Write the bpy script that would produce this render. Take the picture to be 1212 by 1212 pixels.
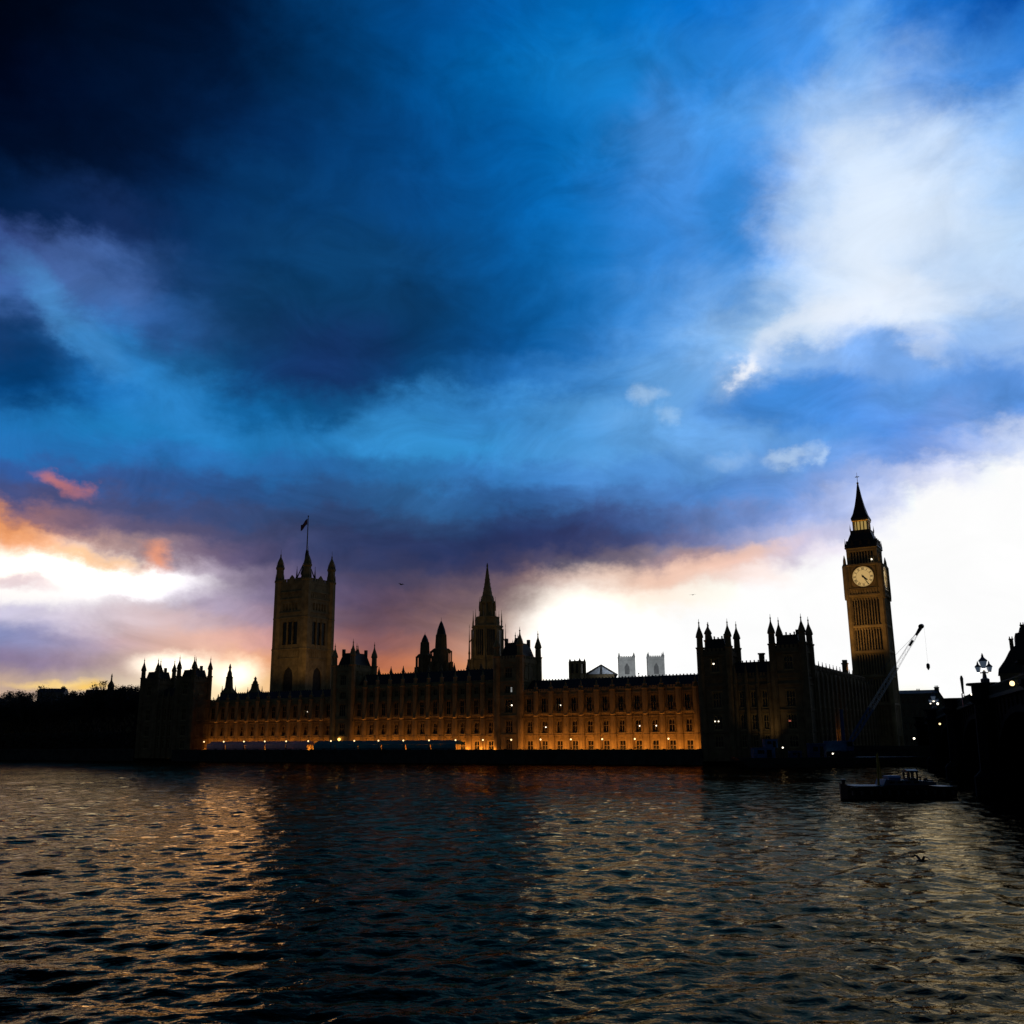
import bpy, bmesh, math, random
import numpy as np
from mathutils import Vector, Matrix
random.seed(7)
PI = math.pi
for o in list(bpy.data.objects):
    bpy.data.objects.remove(o)
SC = bpy.context.scene
COL = SC.collection

# ------------------------------------------------------------------ camera
EYE = 7.7                                   # eye height above the river
PITCH, ROLL, FPX = math.radians(13.17), math.radians(0.46), 1140.0 / 1212.0
cam_d = bpy.data.cameras.new("camera")
cam = bpy.data.objects.new("camera", cam_d)
COL.objects.link(cam)
cam_d.sensor_width = 36.0
cam_d.lens = 36.0 * FPX
cam_d.clip_start, cam_d.clip_end = 0.5, 20000
fwd = Vector((0, math.cos(PITCH), math.sin(PITCH)))
up0 = Vector((0, -math.sin(PITCH), math.cos(PITCH)))
rt0 = Vector((1, 0, 0))
rt = math.cos(ROLL) * rt0 - math.sin(ROLL) * up0
up = math.sin(ROLL) * rt0 + math.cos(ROLL) * up0
cam.matrix_world = Matrix(((rt.x, up.x, -fwd.x, 0), (rt.y, up.y, -fwd.y, 0), (rt.z, up.z, -fwd.z, EYE), (0, 0, 0, 1)))
SC.camera = cam
SC.view_settings.view_transform = 'Standard'
SC.view_settings.look = 'None'
SC.view_settings.exposure = 0.0
SC.view_settings.gamma = 1.0

# ------------------------------------------------------------------ sky: dusk, broken cloud over a low sun
SKY_EL = [0, 1.5, 3, 4.2, 5.4, 6.6, 7.8, 9, 10.2, 11.4, 12.6, 14, 15.5, 17, 19, 21, 23, 25.5, 28, 31, 34, 37.5, 41]
SKY_ROWS = [
    [214,184,155,214,184,155,214,184,155,214,185,157,215,191,168,240,215,180,255,226,180,255,220,161,244,181,121,237,147,79,240,150,76,245,173,104,251,199,142,254,236,218,255,251,244,255,251,244,255,251,245,255,251,243,255,249,238,255,233,209,255,232,208,255,255,255,255,255,255,255,255,255,255,255,255],
    [214,184,155,214,184,155,214,184,155,214,185,158,211,190,168,239,218,187,255,230,188,255,223,169,244,182,125,237,147,79,240,150,76,245,173,104,251,199,143,254,237,222,255,253,250,255,253,250,255,254,251,255,253,250,255,252,247,255,240,221,255,236,213,255,255,255,255,255,255,255,255,255,255,255,255],
    [191,165,155,195,168,155,198,171,155,201,174,157,202,179,165,238,219,194,255,232,195,255,221,168,239,178,125,231,143,80,235,146,77,242,170,105,249,196,143,253,237,225,255,255,255,255,255,255,255,255,255,255,255,255,255,255,254,255,249,241,255,248,237,255,255,254,255,255,255,255,255,255,255,255,255],
    [136,129,171,138,128,169,143,131,167,149,135,165,160,141,162,230,200,184,254,213,180,253,188,142,207,144,112,180,112,90,198,124,92,217,151,111,234,181,144,248,233,225,255,255,255,255,255,255,255,255,255,255,255,255,255,255,254,255,255,254,255,255,255,255,255,255,255,255,255,255,255,255,255,255,255],
    [159,166,205,145,155,199,133,146,191,143,148,190,168,157,186,229,193,184,241,195,177,221,169,163,169,127,129,136,96,102,158,110,102,185,138,120,211,169,148,241,230,224,255,255,253,255,255,253,255,254,252,255,253,250,255,254,253,255,255,254,255,255,255,255,255,255,255,255,255,255,255,255,255,255,255],
    [223,218,235,219,214,236,212,208,233,210,205,227,218,207,220,228,206,209,216,189,192,176,151,171,138,117,136,115,91,108,130,100,106,156,124,119,185,154,141,232,220,210,254,248,238,255,250,243,255,249,244,255,249,245,255,253,251,255,255,254,255,255,255,255,255,255,255,255,255,255,255,255,255,255,255],
    [244,238,232,241,237,233,237,233,234,236,232,235,238,233,236,232,221,228,202,188,203,143,130,159,114,103,131,97,83,109,108,89,106,128,105,113,155,131,130,221,199,183,250,230,211,254,237,223,254,240,230,254,243,238,255,252,249,255,255,254,255,255,255,255,255,255,255,255,255,255,255,255,255,255,255],
    [255,215,188,255,238,223,252,240,228,250,235,220,246,227,211,222,207,213,189,175,194,124,111,141,98,92,122,82,78,108,87,80,104,102,89,108,126,107,119,202,165,152,232,195,175,240,209,192,242,219,210,248,232,227,248,240,242,249,246,250,255,255,255,255,255,255,255,255,255,255,255,255,255,255,255],
    [215,140,106,232,157,111,245,170,115,229,167,134,197,163,157,158,137,147,123,107,133,90,88,125,76,80,116,68,74,109,71,74,105,75,74,104,82,77,104,102,94,115,119,109,127,144,132,147,194,176,186,230,213,219,230,223,236,240,238,248,254,254,255,254,254,255,255,255,255,255,255,255,255,255,255],
    [115,100,133,150,114,127,172,125,123,163,122,128,118,108,139,103,97,128,88,88,122,75,82,118,67,77,115,61,73,112,62,73,110,61,70,105,59,67,102,67,72,110,81,87,127,100,109,154,142,150,197,178,183,221,204,209,237,227,229,248,246,244,251,252,252,254,255,255,255,255,255,255,254,254,255],
    [67,97,159,71,94,150,74,91,142,88,92,135,85,93,136,76,89,133,69,85,128,64,84,126,60,81,124,58,81,124,59,84,125,57,81,123,56,78,121,65,86,134,76,100,152,89,118,175,116,141,195,130,159,222,171,188,235,202,212,244,238,240,250,248,249,253,254,254,255,253,253,255,249,250,254],
    [51,117,184,57,110,177,61,104,170,65,101,165,67,101,161,61,100,160,58,97,154,55,94,147,55,94,145,55,98,149,58,105,155,57,103,155,57,100,156,68,113,172,79,126,187,91,138,202,93,149,221,110,159,228,136,170,233,169,189,237,214,220,246,233,236,250,243,245,253,238,240,252,224,231,250],
    [52,130,200,51,128,197,50,124,192,47,123,191,51,124,191,54,124,192,53,120,186,52,116,180,52,113,174,55,116,176,58,125,185,62,128,191,67,132,197,77,140,206,89,149,214,95,157,225,108,165,230,119,171,235,117,167,234,119,163,232,116,156,228,190,205,242,208,221,248,188,208,244,147,179,236],
    [35,108,173,42,121,191,47,126,196,45,131,199,43,136,202,49,139,207,47,134,200,46,130,194,47,127,189,53,134,195,62,147,208,63,151,214,73,153,218,86,160,224,98,166,229,111,172,233,119,176,237,119,176,239,102,163,234,92,152,231,104,154,231,137,174,236,103,153,230,92,146,228,86,142,227],
    [25,64,110,16,71,121,22,84,141,32,105,174,40,122,193,50,137,206,40,121,184,27,104,161,25,95,147,37,104,160,52,125,188,61,138,203,69,147,214,84,157,221,100,166,227,119,178,235,114,172,236,79,146,230,84,150,233,96,157,237,114,170,240,107,161,235,108,161,235,123,173,240,145,186,243],
    [68,102,161,50,78,130,42,73,122,54,109,171,52,121,188,49,120,181,36,98,151,24,73,120,31,66,115,30,68,116,22,76,124,33,97,156,43,115,184,59,131,200,80,149,216,110,171,231,123,179,238,144,187,241,146,189,244,139,184,244,150,188,244,158,194,245,164,199,247,176,207,249,186,213,250],
    [78,107,175,86,125,194,82,121,188,77,120,185,70,116,181,54,99,160,38,83,132,24,67,106,28,63,106,28,64,109,23,69,113,23,80,134,24,92,155,29,111,182,55,131,205,92,159,227,132,184,240,171,208,247,198,223,250,221,235,252,210,228,252,204,224,251,193,218,250,195,220,251,198,223,252],
    [32,53,98,53,69,126,65,80,145,77,103,167,65,98,156,34,72,122,29,69,112,25,68,108,25,71,114,25,70,113,24,68,111,22,80,132,21,92,154,27,112,183,47,131,206,77,149,222,107,166,233,133,185,242,180,210,248,220,235,252,222,236,253,215,233,253,195,222,252,191,220,253,186,217,253],
    [8,33,63,13,39,72,17,43,79,23,48,88,36,59,104,21,55,100,23,65,109,24,70,115,25,76,123,25,77,124,24,75,123,22,87,145,20,100,168,24,115,188,36,128,205,60,138,216,79,150,227,96,161,235,157,193,243,210,229,250,212,231,253,206,228,254,181,214,253,171,208,252,162,203,251],
    [5,19,39,6,23,47,7,27,52,10,26,49,13,32,60,16,43,81,19,62,108,20,69,118,21,72,122,21,77,131,20,82,142,19,93,158,17,103,174,18,114,189,31,125,204,61,139,218,75,149,228,77,152,233,139,182,240,196,221,250,198,223,252,185,214,251,152,196,249,132,184,245,114,173,240],
    [3,15,30,4,14,31,5,20,40,7,28,55,10,31,58,12,36,68,14,47,87,15,57,103,16,65,114,16,73,127,15,80,139,14,91,155,13,101,171,15,113,186,29,126,202,57,139,216,72,150,226,82,158,233,120,176,240,154,196,246,135,183,242,87,154,232,75,143,222,40,119,203,30,101,183],
    [2,16,30,2,16,30,3,20,37,4,25,46,5,26,49,7,30,56,8,36,67,9,53,93,10,65,113,10,77,132,9,87,150,9,101,168,9,113,186,24,124,197,32,133,209,39,134,212,45,135,216,52,141,225,66,147,231,86,157,236,74,147,230,29,120,214,15,95,181,0,75,155,0,75,155],
    [2,16,30,2,16,30,3,20,39,3,24,45,4,24,46,4,28,53,5,33,62,5,55,98,5,72,124,5,79,137,5,84,147,5,96,166,4,107,183,6,117,196,5,126,208,13,123,208,18,120,209,27,126,218,44,134,226,70,148,232,70,146,229,39,124,216,17,100,188,0,75,155,0,75,155]]
SKY_CLOUDS = [
    (-18.97,4.12,2.07,0.65,0,(1.700,1.567,1.293),0.90), # low sun glow
    (-15.63,3.65,1.40,0.80,0,(1.700,1.538,1.192),0.85), # low sun glow
    (-25.95,9.26,4.50,1.11,-9,(1.600,1.530,1.394),0.80), # bright break
    (-21.37,8.42,3.28,0.75,-4,(1.700,1.700,1.700),0.82), # bright break
    (-27.22,7.65,2.39,0.60,0,(1.100,1.052,1.004),0.70), # bright break
    (-27.74,10.74,2.98,0.65,-20,(1.000,0.376,0.114),0.75), # orange rim
    (-23.87,9.67,2.32,0.40,-10,(1.000,0.515,0.188),0.70), # orange rim
    (-27.08,8.28,2.00,0.35,0,(0.753,0.515,0.578),0.60), # pink patch
    (-20.81,9.81,0.88,0.55,-20,(1.000,0.352,0.156),0.65), # orange puff
    (-25.85,13.55,1.40,0.45,-24,(0.753,0.223,0.156),0.60), # orange wisp
    (-17.47,7.49,2.75,0.50,-15,(0.429,0.352,0.515),0.50), # lilac veil
    (-24.96,3.02,2.06,0.20,3,(1.100,0.747,0.246),0.80), # gold slit
    (-23.29,2.82,1.06,0.25,0,(1.100,0.672,0.112),0.80), # gold slit
    (4.13,5.43,3.75,3.27,0,(1.600,1.586,1.475),0.75), # white glow
    (-28.08,20.00,3.21,2.61,-30,(0.000,0.030,0.122),0.75), # dark hole
    (-12.38,21.82,4.58,3.02,0,(0.010,0.030,0.141),0.35), # dark hole
    (0.19,11.46,9.55,1.51,3,(0.012,0.030,0.127),0.45), # dark band
    (22.57,37.02,1.61,3.02,-15,(0.171,0.445,0.922),0.60), # light wisp
    (10.51,33.59,2.94,3.02,0,(0.091,0.342,0.871),0.50), # light patch
    (-25.77,25.15,3.57,1.51,-14,(0.076,0.175,0.456),0.55), # lilac haze
    (19.42,29.47,2.19,1.01,10,(0.305,0.552,0.939),0.70), # blue gap
    (26.38,25.47,2.51,1.31,-20,(0.376,0.604,0.956),0.65), # blue gap
    (27.28,21.97,2.05,1.11,0,(0.283,0.515,0.922),0.65), # blue gap
    (-26.19,22.77,4.16,1.11,-38,(0.080,0.328,0.716),0.60), # blue streak
    (-21.08,19.36,4.88,1.76,-35,(0.032,0.283,0.716),0.60), # blue cup
    (-7.09,17.91,3.96,1.51,10,(0.045,0.328,0.753),0.50), # blue cup
    (15.77,22.27,3.10,1.01,33,(0.839,0.896,0.991),0.50), # white edge
    (21.04,23.61,4.24,1.51,8,(0.839,0.896,0.991),0.80), # white edge
    (24.80,21.64,1.70,0.70,-35,(0.807,0.880,0.991),0.80), # white edge
    (14.02,21.15,0.95,0.50,40,(0.913,0.939,1.000),0.90), # white puff
    (22.99,28.33,5.27,6.03,0,(0.823,0.915,1.040),0.60), # white body
    (8.47,20.35,0.99,0.55,0,(0.515,0.716,0.956),0.50), # white puff
    (9.58,18.66,0.74,0.60,0,(0.429,0.658,0.939),0.45), # white puff
    (16.60,15.71,1.30,0.55,12,(0.610,0.776,0.973),0.60), # white puff
    (18.16,15.52,0.37,0.45,0,(0.515,0.701,0.973),0.65), # white puff
    (13.37,15.91,1.15,0.65,0,(0.352,0.578,0.922),0.50), # white puff
    (16.50,18.94,3.50,1.41,3,(0.054,0.262,0.716),0.80), # blue hole
    (23.14,21.08,3.25,1.51,-15,(0.171,0.402,0.888),0.80), # blue hole
    (13.86,29.01,1.82,3.77,0,(0.018,0.231,0.687),0.70), # blue hole
    (28.44,17.51,1.79,1.51,0,(0.089,0.287,0.730),0.75), # blue hole
    (10.52,10.20,2.92,0.50,14,(0.352,0.223,0.262),0.50), # grey wisp
    (12.22,9.74,4.33,0.70,13,(1.000,0.610,0.456),0.70), # peach streak
    (17.08,10.84,2.07,0.80,30,(0.515,0.515,0.753),0.60), # lilac cloud
]


world = bpy.data.worlds.new("World")
SC.world = world
world.use_nodes = True
nt = world.node_tree
nt.nodes.clear()
class NT:
    """tiny helper to wire shader nodes"""
    def __init__(s, tree): s.t = tree
    def n(s, kind, **kw):
        nd = s.t.nodes.new(kind)
        for k, v in kw.items(): setattr(nd, k, v)
        return nd
    def put(s, sock, v):
        if hasattr(v, 'is_output'): s.t.links.new(v, sock)
        else: sock.default_value = v
    def math(s, op, a, b=None, c=None, clamp=False):
        nd = s.n('ShaderNodeMath', operation=op, use_clamp=clamp)
        s.put(nd.inputs[0], a)
        if b is not None: s.put(nd.inputs[1], b)
        if c is not None: s.put(nd.inputs[2], c)
        return nd.outputs[0]
    def vmath(s, op, a, b=None):
        nd = s.n('ShaderNodeVectorMath', operation=op)
        s.put(nd.inputs[0], a)
        if b is not None: s.put(nd.inputs[1], b)
        return nd.outputs['Value'] if op == 'LENGTH' else nd.outputs[0]
    def remap(s, v, a, b, c, d, kind='LINEAR'):
        nd = s.n('ShaderNodeMapRange', interpolation_type=kind)
        for i, x in enumerate((v, a, b, c, d)): s.put(nd.inputs[i], x)
        return nd.outputs[0]
    def mix(s, f, a, b, blend='MIX'):
        nd = s.n('ShaderNodeMix', data_type='RGBA', blend_type=blend)
        s.put(nd.inputs[0], f); s.put(nd.inputs[6], a); s.put(nd.inputs[7], b)
        return nd.outputs[2]
    def comb(s, x, y, z):
        nd = s.n('ShaderNodeCombineXYZ')
        s.put(nd.inputs[0], x); s.put(nd.inputs[1], y); s.put(nd.inputs[2], z)
        return nd.outputs[0]
    def noise(s, vec, scale, detail=5, rough=.55, dist=0.0):
        nd = s.n('ShaderNodeTexNoise')
        s.put(nd.inputs['Vector'], vec)
        nd.inputs['Scale'].default_value = scale; nd.inputs['Detail'].default_value = detail
        nd.inputs['Roughness'].default_value = rough; nd.inputs['Distortion'].default_value = dist
        return nd
W = NT(nt)
tc = W.n('ShaderNodeTexCoord')
sep = W.n('ShaderNodeSeparateXYZ'); W.put(sep.inputs[0], tc.outputs['Generated'])
DEG = 180 / PI
az = W.math('MULTIPLY', W.math('ARCTAN2', sep.outputs[0], sep.outputs[1]), DEG)
el = W.math('MULTIPLY', W.math('ARCSINE', sep.outputs[2]), DEG)
skyv = W.comb(W.math('MULTIPLY', az, .055), W.math('MULTIPLY', el, .12), 0.0)
wn = W.noise(skyv, 1.0, 6, .55, .3)
wsep = W.n('ShaderNodeSeparateXYZ'); W.put(wsep.inputs[0], wn.outputs['Color'])
amp = W.remap(el, 0, 16, .9, 2.9)
wf = W.noise(W.comb(W.math('MULTIPLY', az, .33), W.math('MULTIPLY', el, .46), 9.1), 1.0, 6, .6)      # finer, puffier edges
fsep = W.n('ShaderNodeSeparateXYZ'); W.put(fsep.inputs[0], wf.outputs['Color'])
amf = W.remap(el, 1, 14, .8, 3.4)
def warp(v, i, k): return W.math('ADD', v, W.math('MULTIPLY', W.math('ADD', W.math('MULTIPLY', W.math('SUBTRACT', wsep.outputs[i], .5), amp), W.math('MULTIPLY', W.math('SUBTRACT', fsep.outputs[i], .5), amf)), k))
az2 = warp(az, 0, 1.3)
el2 = warp(el, 1, 1.0)
fac = W.math('DIVIDE', W.math('ADD', az2, 36.0), 72.0, clamp=True)
col = None
for i, (e, row) in enumerate(zip(SKY_EL, SKY_ROWS)):
    rp = W.n('ShaderNodeValToRGB')
    rp.color_ramp.interpolation = 'B_SPLINE'
    n = len(row) // 3
    els_ = rp.color_ramp.elements
    for k in range(n):
        c = [(row[k * 3 + j] / 255) ** 2.4 for j in range(3)]
        gain = 1 + .3 * min(1, max(0, (min(row[k * 3:k * 3 + 3]) / 255 - .86) / .1)) + 3.6 * min(1, max(0, (min(row[k * 3:k * 3 + 3]) / 255 - .955) / .04))      # cloud edges the sun shines through
        c = [v * gain for v in c]
        if k == 0: ee = els_[0]; ee.position = 0.0
        elif k == n - 1: ee = els_[len(els_) - 1]; ee.position = 1.0
        else: ee = els_.new(k / (n - 1))
        ee.color = (*c, 1)
    W.put(rp.inputs[0], fac)
    col = rp.outputs[0] if col is None else W.mix(W.remap(el2, SKY_EL[i - 1], e, 0, 1, 'SMOOTHSTEP'), col, rp.outputs[0])
cv = W.comb(az2, el2, 0.0)
for a0, e0, ra, re, rot, c, op in SKY_CLOUDS:
    mp = W.n('ShaderNodeMapping', vector_type='TEXTURE')
    W.put(mp.inputs['Vector'], cv)
    mp.inputs['Location'].default_value = (a0, e0, 0)
    mp.inputs['Rotation'].default_value = (0, 0, math.radians(rot))
    mp.inputs['Scale'].default_value = (ra, re, 1)
    r = W.vmath('LENGTH', mp.outputs[0])
    col = W.mix(W.remap(r, .1, 1.6, op, 0, 'SMOOTHSTEP'), col, (*c, 1))
# fine cloud texture, stretched along the horizon
dn = W.noise(W.comb(W.math('MULTIPLY', az, .17), W.math('MULTIPLY', el, .30), 3.7), 1.0, 8, .6, .9)
lum = W.n('ShaderNodeRGBToBW'); W.put(lum.inputs[0], col)
col = W.mix(W.remap(lum.outputs[0], .45, .95, 1.0, .12), col, W.remap(dn.outputs[0], .28, .72, .73, 1.13), 'MULTIPLY')
# the rest of the dome: heavy dusk cloud over a thin Nishita sky
sk = W.n('ShaderNodeTexSky', sky_type='NISHITA')
sk.sun_disc = False
sk.sun_elevation, sk.sun_rotation = math.radians(3.5), math.radians(-17)
dusk = W.mix(1.0, W.mix(1.0, sk.outputs[0], (.012, .012, .012, 1), 'MULTIPLY'), (.003, .008, .020, 1), 'ADD')
front = W.math('MULTIPLY', W.remap(W.math('ABSOLUTE', az), 38, 75, 1, 0, 'SMOOTHSTEP'), W.remap(el, 39, 54, 1, 0, 'SMOOTHSTEP'))
col = W.mix(front, dusk, col)
bg = W.n('ShaderNodeBackground'); W.put(bg.inputs[0], col); bg.inputs[1].default_value = 1.0
out = W.n('ShaderNodeOutputWorld'); nt.links.new(bg.outputs[0], out.inputs[0])

# the sun, low behind the cloud bank at the left
sd = bpy.data.lights.new("sun", 'SUN'); sd.energy = 0.05; sd.angle = math.radians(10); sd.color = (1, .62, .32)
sun = bpy.data.objects.new("sun", sd); COL.objects.link(sun)
sv = Vector((math.sin(math.radians(-17)) * math.cos(math.radians(3.5)), math.cos(math.radians(-17)) * math.cos(math.radians(3.5)), math.sin(math.radians(3.5))))
sun.rotation_euler = sv.to_track_quat('Z', 'Y').to_euler()
sun.location = sv * 400

# ------------------------------------------------------------------ materials
MATS = {}
def mat(name, colr, rough=.8, metal=0.0, var=.25, scale=.6, emit=None, es=0.0, spec=.5, bump=0.0):
    if name in MATS: return MATS[name]
    m = bpy.data.materials.new(name); m.use_nodes = True
    t = NT(m.node_tree); b = m.node_tree.nodes['Principled BSDF']
    tcn = t.n('ShaderNodeTexCoord')
    nz = t.noise(tcn.outputs['Object'], scale, 6, .6)
    lo = tuple(x * (1 - var) for x in colr) + (1,); hi = tuple(min(1, x * (1 + var)) for x in colr) + (1,)
    t.put(b.inputs['Base Color'], t.mix(t.remap(nz.outputs[0], .3, .7, 0, 1), lo, hi))
    t.put(b.inputs['Roughness'], t.remap(nz.outputs[0], .3, .7, max(.02, rough - .08), min(1, rough + .08)))
    b.inputs['Metallic'].default_value = metal
    b.inputs['Specular IOR Level'].default_value = spec
    if emit: b.inputs['Emission Color'].default_value = (*emit, 1); b.inputs['Emission Strength'].default_value = es
    if bump:
        bp = t.n('ShaderNodeBump'); bp.inputs['Distance'].default_value = bump
        n2 = t.noise(tcn.outputs['Object'], scale * 6, 4, .6)
        t.put(bp.inputs['Height'], n2.outputs[0]); t.put(b.inputs['Normal'], bp.outputs[0])
    MATS[name] = m
    return m
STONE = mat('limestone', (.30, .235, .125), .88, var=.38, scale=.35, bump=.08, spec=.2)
STONE_D = mat('dark_limestone', (.17, .13, .075), .9, var=.4, scale=.4, bump=.08, spec=.2)  # the limestone again in a darker tone
PALE = mat('pale_portland_stone', (.55, .55, .53), .85, var=.2, scale=.3)
SLATE = mat('slate_roof', (.028, .030, .040), .75, var=.35, scale=.8, bump=.05, spec=.25)
IRON = mat('cast_iron_roof', (.022, .023, .027), .6, metal=.3, var=.3, scale=1.2)
GLASS = mat('dark_window_glass', (.010, .012, .014), .18, var=.3, scale=1.5)
LIT = mat('lit_window_glass', (.4, .35, .25), .4, emit=(1, .72, .42), es=2.2)
DARKWALL = mat('river_wall_granite', (.05, .05, .05), .85, spec=.1, var=.4, scale=.5, bump=.05)
PAVE = mat('paving', (.10, .095, .09), .9, var=.2)
EARTH = mat('ground_earth', (.05, .052, .045), .95, var=.3, scale=.05)
LAMPG = mat('lamp_globe', (.8, .7, .5), .4, emit=(1, .68, .32), es=2.4)
LAMPW = mat('white_lamp_globe', (.8, .8, .8), .4, emit=(1, .88, .70), es=3.0)
BLACKM = mat('black_painted_metal', (.014, .014, .016), .5, metal=.2, var=.3)
GOLD = mat('gilded_metal', (.50, .33, .09), .4, metal=.7, var=.2)
BARK = mat('bark', (.035, .028, .022), .95, var=.3, scale=3)
TWIG = mat('twigs', (.04, .035, .028), .95, var=.3, scale=2)

# ------------------------------------------------------------------ mesh helpers
class M:
    def __init__(s): s.v, s.f, s.i = [], [], []
    def add(s, vs, fs, mi=0):
        o = len(s.v); s.v += [tuple(p) for p in vs]
        s.f += [tuple(o + k for k in f) for f in fs]; s.i += [mi] * len(fs)
        return s
    def box(s, x0, x1, y0, y1, z0, z1, mi=0):
        if x0 > x1: x0, x1 = x1, x0
        return s.add([(x0, y0, z0), (x1, y0, z0), (x1, y1, z0), (x0, y1, z0), (x0, y0, z1), (x1, y0, z1), (x1, y1, z1), (x0, y1, z1)],
                     [(3, 2, 1, 0), (4, 5, 6, 7), (0, 1, 5, 4), (1, 2, 6, 5), (2, 3, 7, 6), (3, 0, 4, 7)], mi)
    def loft(s, rings, n=8, rot=None, mi=0):
        """rings: (cx, cy, radius or (rx, ry), z); an n-gon skin through them, capped"""
        if rot is None: rot = PI / n
        vs, fs = [], []
        for cx, cy, r, z in rings:
            rx, ry = r if isinstance(r, tuple) else (r, r)
            vs += [(cx + rx * math.cos(rot + 2 * PI * k / n), cy + ry * math.sin(rot + 2 * PI * k / n), z) for k in range(n)]
        for j in range(len(rings) - 1):
            for k in range(n):
                a, b = j * n + k, j * n + (k + 1) % n
                fs.append((a, b, b + n, a + n))
        fs.append(tuple(reversed(range(n)))); fs.append(tuple((len(rings) - 1) * n + k for k in range(n)))
        return s.add(vs, fs, mi)
    def sq(s, cx, cy, prof, mi=0):
        """square tower through (half width, z) pairs"""
        return s.loft([(cx, cy, (hx if isinstance(hx, tuple) else (hx, hx)), z) for hx, z in
                       [((h[0] * 1.41421, h[1] * 1.41421) if isinstance(h, tuple) else h * 1.41421, z) for h, z in prof]], 4, PI / 4, mi)
    def oct(s, cx, cy, prof, n=8, mi=0): return s.loft([(cx, cy, r, z) for r, z in prof], n, None, mi)
    def tube(s, p, q, r, r2=None, n=6, mi=0):
        p, q = Vector(p), Vector(q); r2 = r if r2 is None else r2
        w = (q - p).normalized(); a = w.orthogonal().normalized(); b = w.cross(a)
        vs = [p + (a * math.cos(2 * PI * k / n) + b * math.sin(2 * PI * k / n)) * r for k in range(n)]
        vs += [q + (a * math.cos(2 * PI * k / n) + b * math.sin(2 * PI * k / n)) * r2 for k in range(n)]
        fs = [(k, (k + 1) % n, n + (k + 1) % n, n + k) for k in range(n)] + [tuple(reversed(range(n))), tuple(range(n, 2 * n))]
        return s.add(vs, fs, mi)
    def ball(s, cx, cy, cz, r, n=10, m=6, sz=1.0, mi=0):
        return s.loft([(cx, cy, max(.001, r * math.sin(PI * j / m)), cz - sz * r * math.cos(PI * j / m)) for j in range(m + 1)], n, None, mi)
    def prism(s, poly, y0, y1, mi=0):
        """outline in x,z run from y0 to y1 (counter-clockwise seen from -y)"""
        n = len(poly)
        return s.add([(x, y0, z) for x, z in poly] + [(x, y1, z) for x, z in poly],
                     [tuple(range(n)), tuple(reversed(range(n, 2 * n)))] + [((k + 1) % n, k, n + k, n + (k + 1) % n) for k in range(n)], mi)
    def prismx(s, poly, x0, x1, mi=0):
        n = len(poly)
        return s.add([(x0, y, z) for y, z in poly] + [(x1, y, z) for y, z in poly],
                     [tuple(reversed(range(n))), tuple(range(n, 2 * n))] + [(k, (k + 1) % n, n + (k + 1) % n, n + k) for k in range(n)], mi)
    def mesh(s, name, ms):
        me = bpy.data.meshes.new(name); me.from_pydata(s.v, [], s.f)
        if not isinstance(ms, (list, tuple)): ms = [ms]
        for m_ in ms: me.materials.append(m_)
        if len(ms) > 1: me.polygons.foreach_set('material_index', s.i)
        bm_ = bmesh.new(); bm_.from_mesh(me); bmesh.ops.recalc_face_normals(bm_, faces=bm_.faces); bm_.to_mesh(me); bm_.free()
        me.update()
        return me

def tag(o, label=None, cat=None, group=None, kind=None):
    if label: o['label'] = label
    if cat: o['category'] = cat
    if group: o['group'] = group
    if kind: o['kind'] = kind
    return o
def thing(name, label, cat, loc, rz=0.0, group=None):
    o = bpy.data.objects.new(name, None); COL.objects.link(o)
    o.location = loc; o.rotation_euler = (0, 0, rz); o.empty_display_size = .5
    return tag(o, label, cat, group)
def part(name, me, parent=None, loc=(0, 0, 0), label=None, rz=0.0):
    o = bpy.data.objects.new(name, me); COL.objects.link(o); o.location = loc; o.parent = parent
    if rz: o.rotation_euler = (0, 0, rz)
    if label: o['label'] = label
    return o
def kids(o): return [c for c in bpy.data.objects if c.parent == o]
def copy_tree(o, parent=None):
    ch = kids(o)
    c = o.copy(); COL.objects.link(c); c.parent = parent
    for k in ch: copy_tree(k, c)
    return c
def lamp_data(name, kind, energy, colr, **kw):
    d = bpy.data.lights.new(name, kind); d.energy = energy; d.color = colr
    for k, v in kw.items(): setattr(d, k, v)
    return d

# ------------------------------------------------------------------ the palace frame
# s runs along the river front from its north end to its south end, p runs back from the river
AX = math.radians(-30)
NX, NY = 79.87, 264.84
def W2(s, p): return (NX - s * .8660254 + p * .5, NY + s * .5 + p * .8660254)
class Pal:
    """a thing in the palace frame; its meshes are written with x = -s, y = p, z = height above the river"""
    def __init__(s, name, label, cat, s0, p0, z0, group=None):
        x, y = W2(s0, p0); s.o = thing(name, label, cat, (x, y, z0), AX, group); s.off = (s0, -p0, -z0)
    def part(s, name, m, ms, parent=None, label=None):
        me = m if isinstance(m, bpy.types.Mesh) else m.mesh(name, ms)
        o = part(name, me, parent or s.o, s.off if parent is None else (0, 0, 0), label)
        return o
    def place(s, name, me, x, y, z, label=None, rz=0.0):
        """a part whose mesh is centred on its own foot"""
        return part(name, me, s.o, (x + s.off[0], y + s.off[1], z + s.off[2]), label, rz)
def turret(m, x, y, r, z0, z1, z2, mi=0):
    """octagonal corner turret: shaft to z1, cornice, little lantern, ogee cap and finial to z2"""
    h = z2 - z1
    m.oct(x, y, [(r, z0), (r, z1 - .3), (r * 1.22, z1), (r * 1.22, z1 + .25), (r * .86, z1 + .3), (r * .80, z1 + h * .34), (r * 1.05, z1 + h * .37), (r * 1.0, z1 + h * .42),
                 (r * .84, z1 + h * .50), (r * .50, z1 + h * .62), (r * .20, z1 + h * .74), (r * .13, z1 + h * .84), (r * .24, z1 + h * .87), (r * .08, z1 + h * .90), (r * .04, z2)], 8, mi)
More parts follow.
